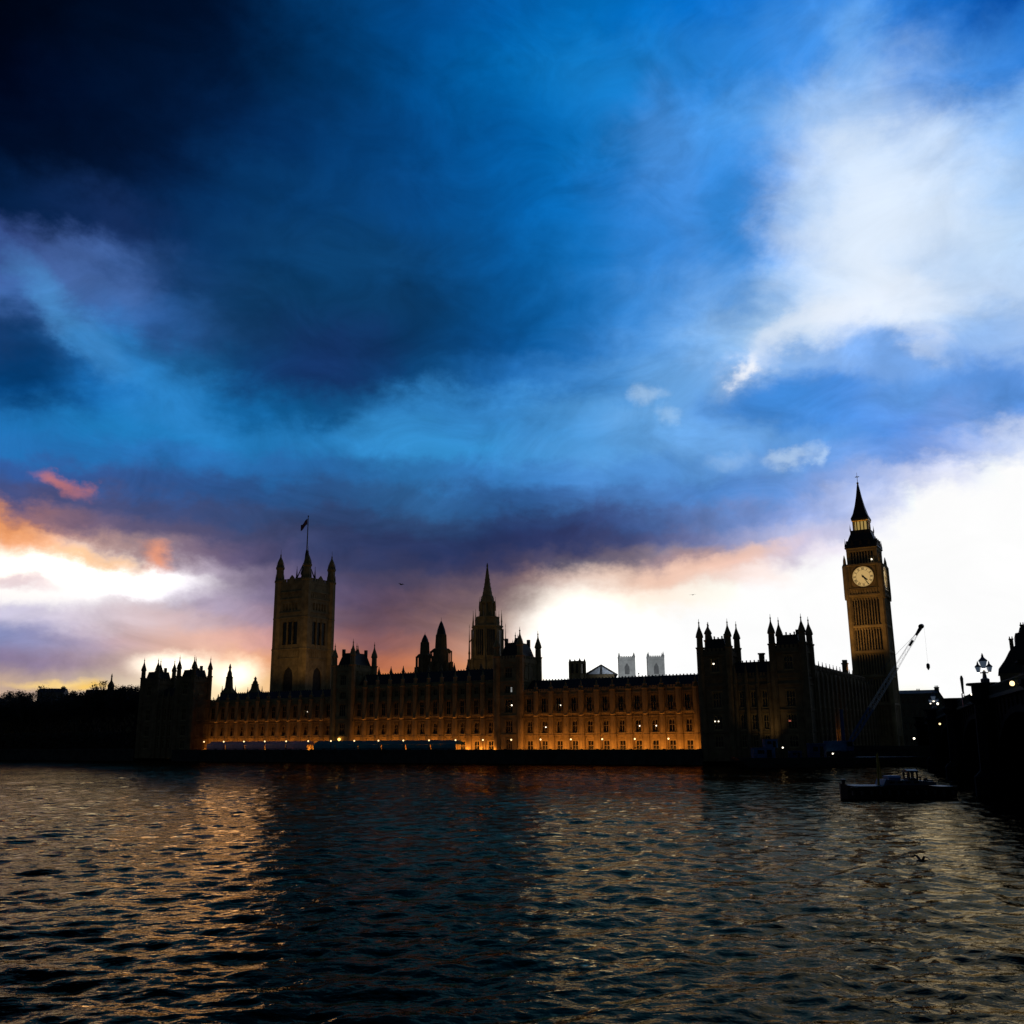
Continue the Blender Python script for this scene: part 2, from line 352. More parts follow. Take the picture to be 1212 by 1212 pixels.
def pinnacle(m, x, y, r, z0, z1, mi=0):
    h = z1 - z0
    m.oct(x, y, [(r, z0), (r, z0 + h * .25), (r * 1.3, z0 + h * .28), (r * .9, z0 + h * .34), (r * .15, z0 + h * .9), (r * .3, z0 + h * .92), (r * .05, z1)], 6, mi)
def cren(m, x0, x1, y0, y1, z0, z1, step=1.3, along='x', mi=0):
    """pierced / battlemented parapet: solid base with merlons"""
    if x0 > x1: x0, x1 = x1, x0
    zb = z0 + (z1 - z0) * .5
    m.box(x0, x1, y0, y1, z0, zb, mi)
    a, b = (x0, x1) if along == 'x' else (y0, y1)
    n = max(1, int(round((b - a) / step))); st = (b - a) / n
    for k in range(n):
        c0, c1 = a + k * st + st * .18, a + k * st + st * .82
        if along == 'x': m.box(c0, c1, y0 + .002, y1 - .002, zb, z1, mi)
        else: m.box(x0 + .002, x1 - .002, c0, c1, zb, z1, mi)
WIN = {}
def window_meshes(w, h, arched=True, mull=2):
    """stone frame with mullions, transom and a pointed head, and its glass; foot at the sill centre, facing -y"""
    key = (round(w, 2), round(h, 2), arched, mull)
    if key in WIN: return WIN[key]
    f = M(); fr = min(.22, w * .1)
    f.box(-w / 2, -w / 2 + fr, .12, .42, 0, h); f.box(w / 2 - fr, w / 2, .12, .42, 0, h)
    f.box(-w / 2 + fr, w / 2 - fr, .12, .42, h - fr, h); f.box(-w / 2 + fr, w / 2 - fr, .02, .42, 0, fr)
    iw = w - 2 * fr
    for k in range(1, mull): f.box(-iw / 2 + iw * k / mull - .06, -iw / 2 + iw * k / mull + .06, .2, .4, fr, h - fr)
    if h > 2: f.box(-iw / 2, iw / 2, .22, .38, h * .52, h * .52 + .14)
    if arched:                              # spandrels that make the head pointed
        lw = iw / mull
        for k in range(mull):
            a = -iw / 2 + lw * k
            t = h - fr; d = min(lw * .8, h * .3)
            f.prism([(a, t - d), (a + lw * .18, t - d * .45), (a + lw * .5, t), (a, t)], .24, .36)
            f.prism([(a + lw, t - d), (a + lw, t), (a + lw * .5, t), (a + lw * .82, t - d * .45)], .24, .36)
    f.box(-w / 2 - .12, w / 2 + .12, -.14, .11, h + .03, h + .22)       # hood mould
    f.box(-w / 2 - .08, w / 2 + .08, -.12, .11, -.22, -.02)             # sill
    g = M(); g.box(-w / 2 + .01, w / 2 - .01, .44, .5, .01, h - .01)
    WIN[key] = (f.mesh('window', STONE), g.mesh('pane', GLASS), g.mesh('pane_lit', LIT))
    return WIN[key]
def window(P, x, y, z, w, h, rz=0.0, lit=False, arched=True, mull=2):
    f, g, gl = window_meshes(w, h, arched, mull)
    o = P.place('window', f, x, y, z, 'window with a lamp on behind it' if lit else None, rz)
    part('pane', gl if lit else g, o)
    return o
def pierced_wall(m, x0, x1, y0, y1, z0, z1, holes, mi=0):
    """a wall slab along x with rectangular holes: holes = rows of (za, zb, [(xa, xb), ...])"""
    if x0 > x1: x0, x1 = x1, x0
    z = z0
    for za, zb, xs in sorted(holes):
        m.box(x0, x1, y0, y1, z, za, mi)
        x = x0
        for xa, xb in sorted(xs):
            m.box(x, xa, y0, y1, za, zb, mi); x = xb
        m.box(x, x1, y0, y1, za, zb, mi)
        z = zb
    m.box(x0, x1, y0, y1, z, z1, mi)

# floodlight strengths (watts)
FLOOD, LEDGE = (2800, 3200, 2600), 45
CT_POWER, VT_POWER, CS_POWER, CH_POWER, PV_POWER = 15000, 5600, 3300, 45000, 900

# ------------------------------------------------------------------ river: swell and chop as real displacement, ripples as bump
def wave_height(X, Y, cell):
    rng = np.random.RandomState(11)
    Z = np.zeros_like(X)
    for k in range(90):
        lam = 0.34 * (16.0 ** rng.rand())
        th = -PI / 2 + rng.normal(0, .70) + .15
        slope = .043 * (lam / 1.2) ** -.14
        a = slope * lam / (2 * PI)
        ph = rng.rand() * 2 * PI
        q = X * math.cos(th) + Y * math.sin(th)
        # slow wandering of each wave train, so that the pattern never repeats
        q = q + lam * .55 * np.sin((X * math.sin(th) - Y * math.cos(th)) / (lam * (2.2 + 3 * rng.rand())) + rng.rand() * 6)
        gate = .55 + .45 * np.sin(X / (lam * 6 + 9) + rng.rand() * 6) * np.sin(Y / (lam * 7 + 11) + rng.rand() * 6)
        fade = np.clip((lam / (cell * 3.2) - .55) / .6, 0, 1)
        t = q * 2 * PI / lam + ph
        Z += a * gate * fade * (np.sin(t) + .22 * np.cos(2 * t))
    return Z
def water_material():
    m = bpy.data.materials.new('river_water'); m.use_nodes = True
    t = NT(m.node_tree); b = m.node_tree.nodes['Principled BSDF']
    m.node_tree.nodes.remove(b)
    tcn = t.n('ShaderNodeTexCoord')
    mp = t.n('ShaderNodeMapping'); t.put(mp.inputs['Vector'], tcn.outputs['Object']); mp.inputs['Scale'].default_value = (.75, 1.0, 1.0)
    n1 = t.noise(mp.outputs[0], .62, 3, .55, .4); n2 = t.noise(mp.outputs[0], 2.3, 3, .55, .5); n3 = t.noise(mp.outputs[0], 8.5, 2, .5, .3)
    hgt = t.math('ADD', t.math('MULTIPLY', n1.outputs[0], .20), t.math('ADD', t.math('MULTIPLY', n2.outputs[0], .055), t.math('MULTIPLY', n3.outputs[0], .008)))
    # wind patches: rougher and smoother areas drifting over the surface
    pt = t.noise(tcn.outputs['Object'], .035, 3, .5, .5)
    bp = t.n('ShaderNodeBump'); bp.inputs['Distance'].default_value = 1.0
    n0 = t.noise(mp.outputs[0], .24, 2, .5, .3)             # longer, choppier swell out in the stream
    sy = t.n('ShaderNodeSeparateXYZ'); t.put(sy.inputs[0], tcn.outputs['Object'])
    far = t.remap(sy.outputs[1], 70, 230, 0, 1)
    hgt = t.math('ADD', hgt, t.math('MULTIPLY', far, t.math('ADD', t.math('MULTIPLY', n0.outputs[0], .8), t.math('MULTIPLY', n1.outputs[0], .22))))
    t.put(bp.inputs['Strength'], t.remap(pt.outputs[0], .35, .65, .45, 1.0))
    t.put(bp.inputs['Height'], hgt)
    # silty river: almost black body, a brownish surface film that reflects by Fresnel
    fr = t.n('ShaderNodeFresnel'); fr.inputs[0].default_value = WATER_IOR; t.put(fr.inputs['Normal'], bp.outputs[0])
    df = t.n('ShaderNodeBsdfDiffuse'); df.inputs[0].default_value = (.0015, .0022, .0026, 1)
    gl = t.n('ShaderNodeBsdfGlossy'); gl.inputs['Color'].default_value = (1.0, .78, .44, 1); gl.inputs['Roughness'].default_value = .04
    t.put(gl.inputs['Normal'], bp.outputs[0])
    mx = t.n('ShaderNodeMixShader'); t.put(mx.inputs[0], t.math('MINIMUM', t.math('MULTIPLY', t.math('POWER', fr.outputs[0], 1.6), WATER_FILM), .44)); t.put(mx.inputs[1], df.outputs[0]); t.put(mx.inputs[2], gl.outputs[0])
    t.put(m.node_tree.nodes['Material Output'].inputs[0], mx.outputs[0])
    return m
WATER_IOR, WATER_FILM = 1.33, 1.05
WATER = water_material()
def river():
    rs = [8.0]
    while rs[-1] < 560: rs.append(rs[-1] * 1.0055)
    rs = np.array(rs); A = np.radians(np.concatenate([np.linspace(-90, -40, 181)[:-1], np.linspace(-40, 40, 740), np.linspace(40, 90, 181)[1:]]))
    dA = np.gradient(A)
    Rr, Aa = np.meshgrid(rs, A, indexing='ij')
    X, Y = Rr * np.sin(Aa), Rr * np.cos(Aa)
    Z = wave_height(X, Y, np.maximum(Rr * .0055, Rr * dA[None, :]))
    edge = np.clip((Rr - 8) / 3, 0, 1) * np.clip((rs[-1] - Rr) / 60, 0, 1) * np.clip(Y / 3, 0, 1)
    Z *= edge
    nr, na = Rr.shape
    idx = np.arange(nr * na).reshape(nr, na)
    quads = np.stack([idx[:-1, :-1], idx[:-1, 1:], idx[1:, 1:], idx[1:, :-1]], -1).reshape(-1, 4)
    me = bpy.data.meshes.new('river')
    me.vertices.add(nr * na); me.vertices.foreach_set('co', np.stack([X, Y, Z], -1).astype(np.float32).ravel())
    me.loops.add(quads.size); me.loops.foreach_set('vertex_index', quads.astype(np.int32).ravel())
    me.polygons.add(len(quads)); me.polygons.foreach_set('loop_start', np.arange(0, quads.size, 4, dtype=np.int32))
    me.polygons.foreach_set('use_smooth', np.ones(len(quads), dtype=bool))
    me.update(calc_edges=True); me.validate(); me.materials.append(WATER)
    o = bpy.data.objects.new('river', me); COL.objects.link(o); tag(o, kind='structure')
    # calm water outside the wave-carrying reach, meeting it edge to edge
    w = M(); ro = float(rs[-1]); T = [float(t) for t in A]
    ring = lambda r: [(r * math.sin(t), r * math.cos(t), 0.0) for t in T]
    nt_ = len(T)
    w.add(ring(ro) + ring(2600.0), [(k + 1, k, nt_ + k, nt_ + k + 1) for k in range(nt_ - 1)])
    w.add(ring(8.0), [tuple(reversed(range(nt_)))])
    w.add([(-2600, -500, 0), (2600, -500, 0), (2600, 0, 0), (-2600, 0, 0)], [(0, 1, 2, 3)])
    o2 = bpy.data.objects.new('river_outer_reach', w.mesh('river_outer_reach', WATER)); COL.objects.link(o2); tag(o2, kind='structure')
river()

# far bank ground: one sheet behind the river walls, to the horizon
g = M()
def g_poly(z, pts): g.add([(x, y, z) for x, y in pts], [tuple(range(len(pts)))])
a, b_ = W2(-900, 2.0), W2(1800, 2.0)
c_, d_ = W2(6000, 9000), W2(-6000, 9000)
g_poly(3.1, [a, d_, c_, b_])
o = part('far_bank_ground', g.mesh('far_bank_ground', EARTH)); tag(o, kind='structure')

def terrace():
    P = Pal('river_terrace', 'dark granite river wall and terrace below the floodlit palace front', 'river wall', 130, -11, 0)
    m = M(); m.box(-234, -27, -11.2, 2, -3, 3.2); P.part('terrace_floor', m, DARKWALL)
    m = M(); m.box(-234, -27, -11.3, -10.9, 3.2, 4.15)
    for k in range(41): m.box(-232 + k * 5.1, -231.2 + k * 5.1, -11.4, -10.8, 3.2, 4.3)
    P.part('parapet', m, DARKWALL)
    P = Pal('embankment_wall', 'dark river wall along the wooded park at the left', 'river wall', 400, -10, 0)
    m = M(); m.box(-900, -256, -10.5, 2.2, -3, 3.6); m.box(-900, -256, -10.7, -10.1, 3.6, 4.6); P.part('wall', m, DARKWALL)
    P = Pal('embankment_wall', 'dark quay wall between the end pavilion and the bridge', 'river wall', -60, -9, 0)
    m = M(); m.box(1.6, 420, -4, 2.2, -3, 3.8); m.box(1.6, 420, -4.2, -3.6, 3.8, 4.9); P.part('wall', m, DARKWALL)
terrace()

# ------------------------------------------------------------------ palace: river wings
def wing(label, s0, s1, n, floors, strings, z_par, z_ridge, z_butt, lit=(), finials=False, tower_side=0):
    P = Pal('palace_wing', label, 'palace wing', (s0 + s1) / 2, 0, 3.2, 'wings of the palace river front')
    x0, x1 = -s1, -s0
    bay = (x1 - x0) / n
    cs = [x0 + bay * (k + .5) for k in range(n)]
    m = M()
    pierced_wall(m, x0, x1, 0, .7, 3.2, z_par, [(za, zb, [(c - w / 2, c + w / 2) for c in cs]) for za, zb, w, mu in floors])
    m.box(x0, x1, .7, 13.5, 3.2, z_par - .3)
    # blind tracery panels between and above the windows
    for c in cs:
        for j, (za, zb, w, mu) in enumerate(floors):
            for sgn in (-1, 1):
                xx = c + sgn * (w / 2 + .42)
                m.box(xx - .09, xx + .09, -.16, -.002, za, zb + .1)
            if j < len(floors) - 1 and floors[j + 1][0] - zb > 1.6:
                for q in range(5): m.box(c - w * .5 + w * q / 4 - .08, c - w * .5 + w * q / 4 + .08, -.14, -.002, zb + .45, floors[j + 1][0] - .4)
    for k in range(n):                                          # slim shafts that run the whole height of each bay
        for q in (.22, .31, .69, .78):
            x = x0 + bay * (k + q) ; x = x if q in (.31, .69) else x
            m.box(x - .07, x + .07, -.34, -.003, 7.6, z_par - .1)
    P.part('wall', m, STONE)
    m = M()
    for zs in strings: m.box(x0, x1, -.30, -.003, zs, zs + .32)
    P.part('string_course', m, STONE)
    m = M(); cren(m, x0, x1, -.12, .35, z_par + .003, z_par + 1.15, .95); P.part('parapet', m, STONE)
    m = M()
    m.prismx([(.9, z_par - .25), (13.2, z_par - .25), (7.6, z_ridge), (6.4, z_ridge)], x0 + .05, x1 - .05)
    for k in range(int((x1 - x0) / 1.1)): m.box(x0 + .4 + k * 1.1, x0 + .75 + k * 1.1, 6.9, 7.1, z_ridge - .05, z_ridge + .35)
    rf = P.part('roof', m, SLATE)
    if finials:
        fm = M(); pinnacle(fm, 0, 0, .55, 0, 2.9); fme = fm.mesh('roof_finial', STONE_D)
        for k in range(1, n): part('roof_finial', fme, rf, (x0 + bay * k, 7.0, z_ridge - .2))
    bm = M()
    bm.oct(0, 0, [(1.0, 0), (1.0, 5.2), (.86, 5.4), (.86, z_par - 3.2), (1.0, z_par - 3.0), (1.0, z_par - 2.7), (.72, z_par - 2.5), (.66, z_butt - 5.2), (.8, z_butt - 5.0), (.4, z_butt - 4.7), (.16, z_butt - 3.5), (.05, z_butt - 3.2)])
    bme = bm.mesh('buttress', STONE)
    for k in range(n + 1): P.place('buttress', bme, x0 + bay * k, -.45, 3.2)
    for j, (za, zb, w, mu) in enumerate(floors):
        for k, c in enumerate(cs): 
            wo = window(P, c, .02, za, w, zb - za, mull=mu, arched=j > 0)
            if (j, n - 1 - k) in lit:
                wo['label'] = 'window with a small lamp shining behind it'
                q = M(); q.ball(w * .12, .30, (zb - za) * .46, .17, 8, 6); part('lamp', q.mesh('lamp', LAMPW), wo)
    return P
F3 = [(3.3, 6.7, 2.2, 2), (9.0, 12.7, 2.2, 2), (15.1, 19.8, 2.9, 3)]
F4 = F3 + [(21.4, 23.7, 2.3, 3)]
wing('northern range of the palace front, brightest orange floodlight, beside the near pavilion', 26.5, 89.0, 12, F3, [8.0, 8.55, 13.3, 14.5, 20.3], 21.2, 25.4, 24.6, lit={(1, 10), (2, 9), (1, 4), (1, 3)})
wing('tall central range of the palace with an extra storey, between the two river towers', 98.0, 156.8, 11, F4, [8.0, 8.55, 13.3, 14.5, 20.4, 24.3], 24.7, 29.8, 29.0, finials=True)
wing('dim southern range of the palace river front below the great square tower', 165.4, 228.0, 12, F3, [8.0, 8.55, 13.3, 14.5, 20.3], 21.2, 25.2, 24.8, lit={(2, 2)})

# ------------------------------------------------------------------ the two river towers that end the central range
def river_tower(label, s0, s1, lit):
    P = Pal('river_tower', label, 'tower', (s0 + s1) / 2, 5.5, 3.2, 'towers ending the central range')
    x0, x1, p0, p1 = -s1, -s0, -.9, 11.2
    xc = (x0 + x1) / 2
    m = M()
    pierced_wall(m, x0, x1, p0, p0 + .7, 3.2, 31.2, [(8.9, 13.0, [(xc - 1.4, xc + 1.4)]), (15.2, 19.6, [(xc - 1.5, xc + 1.5)]), (21.2, 23.9, [(xc - 1.5, xc + 1.5)]), (26.0, 29.6, [(xc - 1.4, xc + 1.4)]), (3.9, 7.4, [(xc - 1.1, xc + 1.1)])])
    m.box(x0, x1, p0 + .7, p1, 3.2, 31.2)
    for q in range(3): m.box(x1, x1 + .12, p0 + 2.6 + q * 3.0, p0 + 2.9 + q * 3.0, 25.4, 31.0)
    P.part('wall', m, STONE)
    m = M()
    for z in (8.3, 14.1, 20.4, 24.9, 30.9): m.box(x0 - .25, x1 + .25, p0 - .25, p1 + .25, z, z + .38)
    P.part('string_course', m, STONE)
    m = M()
    cren(m, x0 - .2, x1 + .2, p0 - .24, p0 + .1, 31.3, 33.2, 1.2); cren(m, x0 - .2, x1 + .2, p1 - .1, p1 + .24, 31.3, 33.2, 1.2)
    cren(m, x0 - .2, x0 + .14, p0 + .15, p1 - .15, 31.3, 33.2, 1.2, 'y'); cren(m, x1 - .14, x1 + .2, p0 + .15, p1 - .15, 31.3, 33.2, 1.2, 'y')
    P.part('parapet', m, STONE)
    for x, y, zt in ((x0, p0, 41.0), (x1, p0, 42.2), (x0, p1, 42.0), (x1, p1, 42.0)):
        m = M(); turret(m, x, y, 1.15, 3.2, 33.0, zt); P.part('turret', m, STONE)
    m = M()
    m.sq(xc, (p0 + p1) / 2, [((3.9, 5.6), 31.3), ((2.2, 3.9), 37.2), ((2.2, 3.9), 37.5)])
    for x in (xc - 2.0, xc + 2.0):
        for y in (p0 + 2.3, p1 - 2.3): m.box(x - .45, x + .45, y - .45, y + .45, 36.5, 38.9)
    for k in range(5): pinnacle(m, xc - 1.8 + k * .9, (p0 + p1) / 2, .16, 37.4, 39)
    P.part('roof', m, IRON)
    m = M(); turret(m, x0 + 1.9, p1 - 1.6, .75, 31.3, 35.5, 41.2); P.part('chimney_turret', m, STONE_D)
    for za, h, w in ((3.9, 3.5, 2.2), (8.9, 4.1, 2.8), (15.2, 4.4, 3.0), (21.2, 2.7, 3.0), (26.0, 3.6, 2.8)):
        window(P, xc, p0 + .02, za, w, h, mull=3)
    for q in range(2):
        for za, h in ((26.0, 4.0), (21.2, 2.7)): window(P, x1 + .12, p0 + 4.4 + q * 4.0, za, 1.6, h, rz=PI / 2, mull=2)
    # the lamp seen behind the tall second-floor glass
    if lit:
        m = M(); m.ball(xc + 1.0, p0 + .25, 17.6, .24); P.part('lamp', m, LAMPW, label='white lamp in the dark tower window')
        m = M(); m.box(xc + .6, xc + 1.1, p0 + .32, p0 + .36, 21.7, 23.2); P.part('lit_pane', m, mat('dim_lit_glass', (.4, .4, .4), .4, emit=(.7, .72, .70), es=.35))
    return P
river_tower('palace river tower right of the central spire, a white lamp in its dark window', 89.2, 97.8, True)
river_tower('palace river tower just right of the great square tower, unlit', 157.0, 165.2, False)

# ------------------------------------------------------------------ end pavilions, each with two square towers that project to the river wall
def pavilion(label, s0, lit):
    """s0 = north end"""
    s1 = s0 + 28.2
    P = Pal('end_pavilion', label, 'pavilion', s0 + 14, 0, 1.0, 'end pavilions of the palace')
    F = -9.6
    x0, x1 = -s1, -s0
    fl = [(4.6, 7.8), (9.2, 13.2), (15.0, 19.4)]
    wx = [x1 - 4.1, x1 - 11.0, x1 - 14.1, x1 - 17.2, x0 + 4.1]
    ww = [2.6, 1.5, 1.5, 1.5, 2.6]
    m = M()
    pierced_wall(m, x0, x1, F, F + .7, 1.0, 22.6, [(za, zb, [(c - w / 2, c + w / 2) for c, w in zip(wx, ww)]) for za, zb in fl])
    m.box(x0, x1, F + .7, 16, 1.0, 22.6)
    for tx0, tx1 in ((x0, x0 + 8.1), (x1 - 8.1, x1)):           # upper stage of the two towers
        c = (tx0 + tx1) / 2
        pierced_wall(m, tx0, tx1, F - .25, F + .45, 22.6, 29.4, [(24.6, 28.4, [(c - 1.3, c + 1.3)])])
        m.box(tx0, tx1, F + .45, F + 8.2, 22.6, 29.4)
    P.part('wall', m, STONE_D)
    m = M()
    for z in (8.4, 14.0, 20.6, 22.3): m.box(x0 - .25, x1 + .25, F - .3, F - .003, z, z + .4); m.box(x1 + .003, x1 + .28, F, -1.3, z, z + .4)
    for tx0, tx1 in ((x0, x0 + 8.1), (x1 - 8.1, x1)):
        m.box(tx0 - .35, tx1 + .35, F - .6, F + 8.5, 29.0, 29.5)
        m.box(tx0 - .2, tx1 + .2, F - .45, F + 8.3, 23.5, 23.8)
    P.part('string_course', m, STONE_D)
    for tx0, tx1 in ((x0, x0 + 8.1), (x1 - 8.1, x1)):
        m = M()
        for y in (F - .4, F + 8.0): cren(m, tx0, tx1, y, y + .35, 29.55, 31.2, 1.1)
        for x in (tx0 - .2, tx1 - .15): cren(m, x, x + .35, F, F + 7.95, 29.55, 31.2, 1.1, 'y')
        P.part('tower_parapet', m, STONE_D)
    m = M(); cren(m, x0 + 8.3, x1 - 8.3, F - .1, F + .3, 22.62, 24.2, 1.0)
    P.part('parapet', m, STONE_D)
    tz = {0: 39.4, 1: 39.8}
    for tx0, tx1 in ((x0, x0 + 8.1), (x1 - 8.1, x1)):
        for k, (x, y) in enumerate(((tx0, F), (tx1, F), (tx0, F + 8.0), (tx1, F + 8.0))):
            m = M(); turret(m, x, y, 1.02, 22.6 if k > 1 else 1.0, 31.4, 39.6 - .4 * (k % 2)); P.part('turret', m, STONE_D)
        c, yc = (tx0 + tx1) / 2, F + 4.0
        m = M()
        m.sq(c, yc, [((3.6, 3.6), 29.5), ((2.5, 2.9), 33.6), ((2.5, 2.9), 33.9)])
        for k in range(5): m.box(c - 2.2 + k * 1.1 - .16, c - 2.2 + k * 1.1 + .16, yc - .2, yc + .2, 33.8, 34.6 + .3 * (k % 2))
        m.box(c + 1.1, c + 1.9, yc + 1.4, yc + 2.3, 33, 35.6)
        P.part('tower_roof', m, IRON)
    m = M()
    m.prismx([(F + .8, 22.7), (F + 9.5, 22.7), (F + 5.6, 27.4), (F + 4.6, 27.4)], x0 + 8.4, x1 - 8.4)
    for k in range(10): m.box(x0 + 9 + k * 1.1, x0 + 9.3 + k * 1.1, F + 5.0, F + 5.2, 27.3, 27.9)
    P.part('roof', m, SLATE)
    m = M(); m.box(x1 - 13.2, x1 - 11.9, F + 4.6, F + 5.7, 26, 29.3); m.box(x1 - 13.4, x1 - 11.7, F + 4.4, F + 5.9, 29.3, 29.7); P.part('chimney', m, STONE_D)
    for j, (za, zb) in enumerate(fl):
        for k, (c, w) in enumerate(zip(wx, ww)): window(P, c, F + .02, za, w, zb - za, mull=3 if w > 2 else 2)
    for k, c in enumerate((x1 - 4.05, x0 + 4.05)): window(P, c, F - .23, 24.6, 2.6, 3.8, mull=3)
    for y in (F + 3.4,) if lit else (F + 3.4, F + 7.4):
        for za, zb in fl: window(P, x1 + .12, y, za, 1.9, zb - za, rz=PI / 2)
    window(P, x1 + .12, F + 4.0, 24.6, 2.2, 3.8, rz=PI / 2, mull=3)
    bm = M(); bm.oct(0, 0, [(.6, 0), (.6, 6.5), (.5, 6.7), (.5, 20), (.62, 20.2), (.5, 20.6), (.42, 23.4), (.2, 24.6), (.05, 26)]); bme = bm.mesh('buttress', STONE_D)
    for x in (x1 - 9.5, x1 - 12.55, x1 - 15.65, x1 - 18.7): P.place('buttress', bme, x, F - .3, 1.0)
    if lit:
        for (x, z, r) in ((x0 + 3.6, 27.0, .26), (x0 + 3.1, 11.5, .16), (x0 + 4.1, 11.5, .16)):
            m = M(); m.ball(x, F + .2, z, r); P.part('lamp', m, LAMPW)
        m = M(); m.box(x1 - 5.6, x1 - 4.4, F + .36, F + .4, 11.2, 11.5); P.part('lit_pane', m, mat('red_lit_glass', (.5, .1, .08), .4, emit=(1, .25, .16), es=.7))
        # stair turret on the inner side
        m = M(); m.box(x0 - 2.7, x0 - .003, F + 9, F + 16, 3.2, 27.6); P.part('stair_block', m, STONE_D)
        m = M(); turret(m, x0 - 1.2, F + 11, 1.1, 27.6, 34.4, 39.9); P.part('stair_turret', m, STONE_D)
    return P
pavilion('near end pavilion of the palace, two turreted towers left of the clock tower', -1.6, True)
pavilion('far end pavilion of the palace, left end, silhouetted against the low sun', 226.8, False)

def north_return():
    P = Pal('north_front', 'long dark palace side running from the near pavilion to the clock tower', 'palace wing', 3, 45, 3.2)
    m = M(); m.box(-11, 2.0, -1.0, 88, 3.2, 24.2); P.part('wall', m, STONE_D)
    m = M(); m.box(1.6, 2.0, -.8, 72, 24.2, 24.7); m.box(1.62, 1.98, -.8, 72, 25.9, 26.3)
    for k in range(49): m.box(1.64, 1.96, -.6 + k * 1.5, .0 + k * 1.5, 24.7, 25.9)
    for k in range(15): pinnacle(m, 1.8, 1.5 + k * 4.6, .42, 24.2, 27.6)
    P.part('parapet', m, STONE_D)
    m = M(); m.prism([(-10.8, 24.2), (1.3, 24.2), (-5.2, 25.6)], -.7, 87.8); P.part('roof', m, SLATE)
    m = M(); m.box(-2.4, -.8, 58, 59.6, 24, 30); m.box(-2.6, -.6, 57.8, 59.8, 30, 30.4); m.box(-2.3, -.9, 58.1, 59.5, 30.4, 31.4); P.part('chimney', m, STONE_D)
    m = M(); m.box(-2.0, -1.0, 74, 75.2, 24, 27.6); m.box(-1.4, -.7, 80, 80.8, 24, 26.4); P.part('chimney', m, STONE_D)
    bm = M(); bm.oct(0, 0, [(.6, 0), (.6, 12), (.5, 12.3), (.5, 20.5), (.2, 21.6)]); bme = bm.mesh('buttress', STONE_D)
    for k in range(16): P.place('buttress', bme, 2.1, .5 + k * 5.6, 3.2)
    for k in range(15):
        for za, h in ((4.8, 3.0), (9.4, 4.0), (15.2, 4.2)): window(P, 2.12, 3.3 + k * 5.6, za, 2.2, h, rz=PI / 2)
north_return()

# ------------------------------------------------------------------ clock tower
def roman(mesh_out, text, h):
    """strokes of a roman numeral, centred on 0,0 in the x,z plane, as boxes facing -y"""
    wd = {'I': .30, 'V': .62, 'X': .62}
    tot = sum(wd[c] for c in text) * h
    x = -tot / 2
    t = .06 * h
    for c in text:
        w = wd[c] * h
        if c == 'I': mesh_out.append(((x + w / 2, -h / 2), (x + w / 2, h / 2), t * 1.5))
        if c == 'V': mesh_out.append(((x + w * .12, h / 2), (x + w / 2, -h / 2), t * 1.5)); mesh_out.append(((x + w * .88, h / 2), (x + w / 2, -h / 2), t))
        if c == 'X': mesh_out.append(((x + w * .12, h / 2), (x + w * .88, -h / 2), t * 1.5)); mesh_out.append(((x + w * .88, h / 2), (x + w * .12, -h / 2), t))
        x += w
def stroke(m, a, b, t, y0, y1, rot=0.0, off=(0, 0)):
    def R(p):
        return (off[0] + p[0] * math.cos(rot) - p[1] * math.sin(rot), off[1] + p[0] * math.sin(rot) + p[1] * math.cos(rot))
    d = Vector((b[0] - a[0], b[1] - a[1])); L_ = d.length; d /= L_; nrm = Vector((-d.y, d.x)) * t
    m.prism([R((a[0] - nrm.x, a[1] - nrm.y)), R((b[0] - nrm.x, b[1] - nrm.y)), R((b[0] + nrm.x, b[1] + nrm.y)), R((a[0] + nrm.x, a[1] + nrm.y))], y0, y1)
DIAL = mat('opal_dial_glass', (.55, .46, .27), .5, emit=(1, .67, .25), es=.43, var=.12, scale=.9)
BELFRYLIT = mat('lantern_glow', (.5, .4, .2), .6, emit=(1, .70, .22), es=.32)
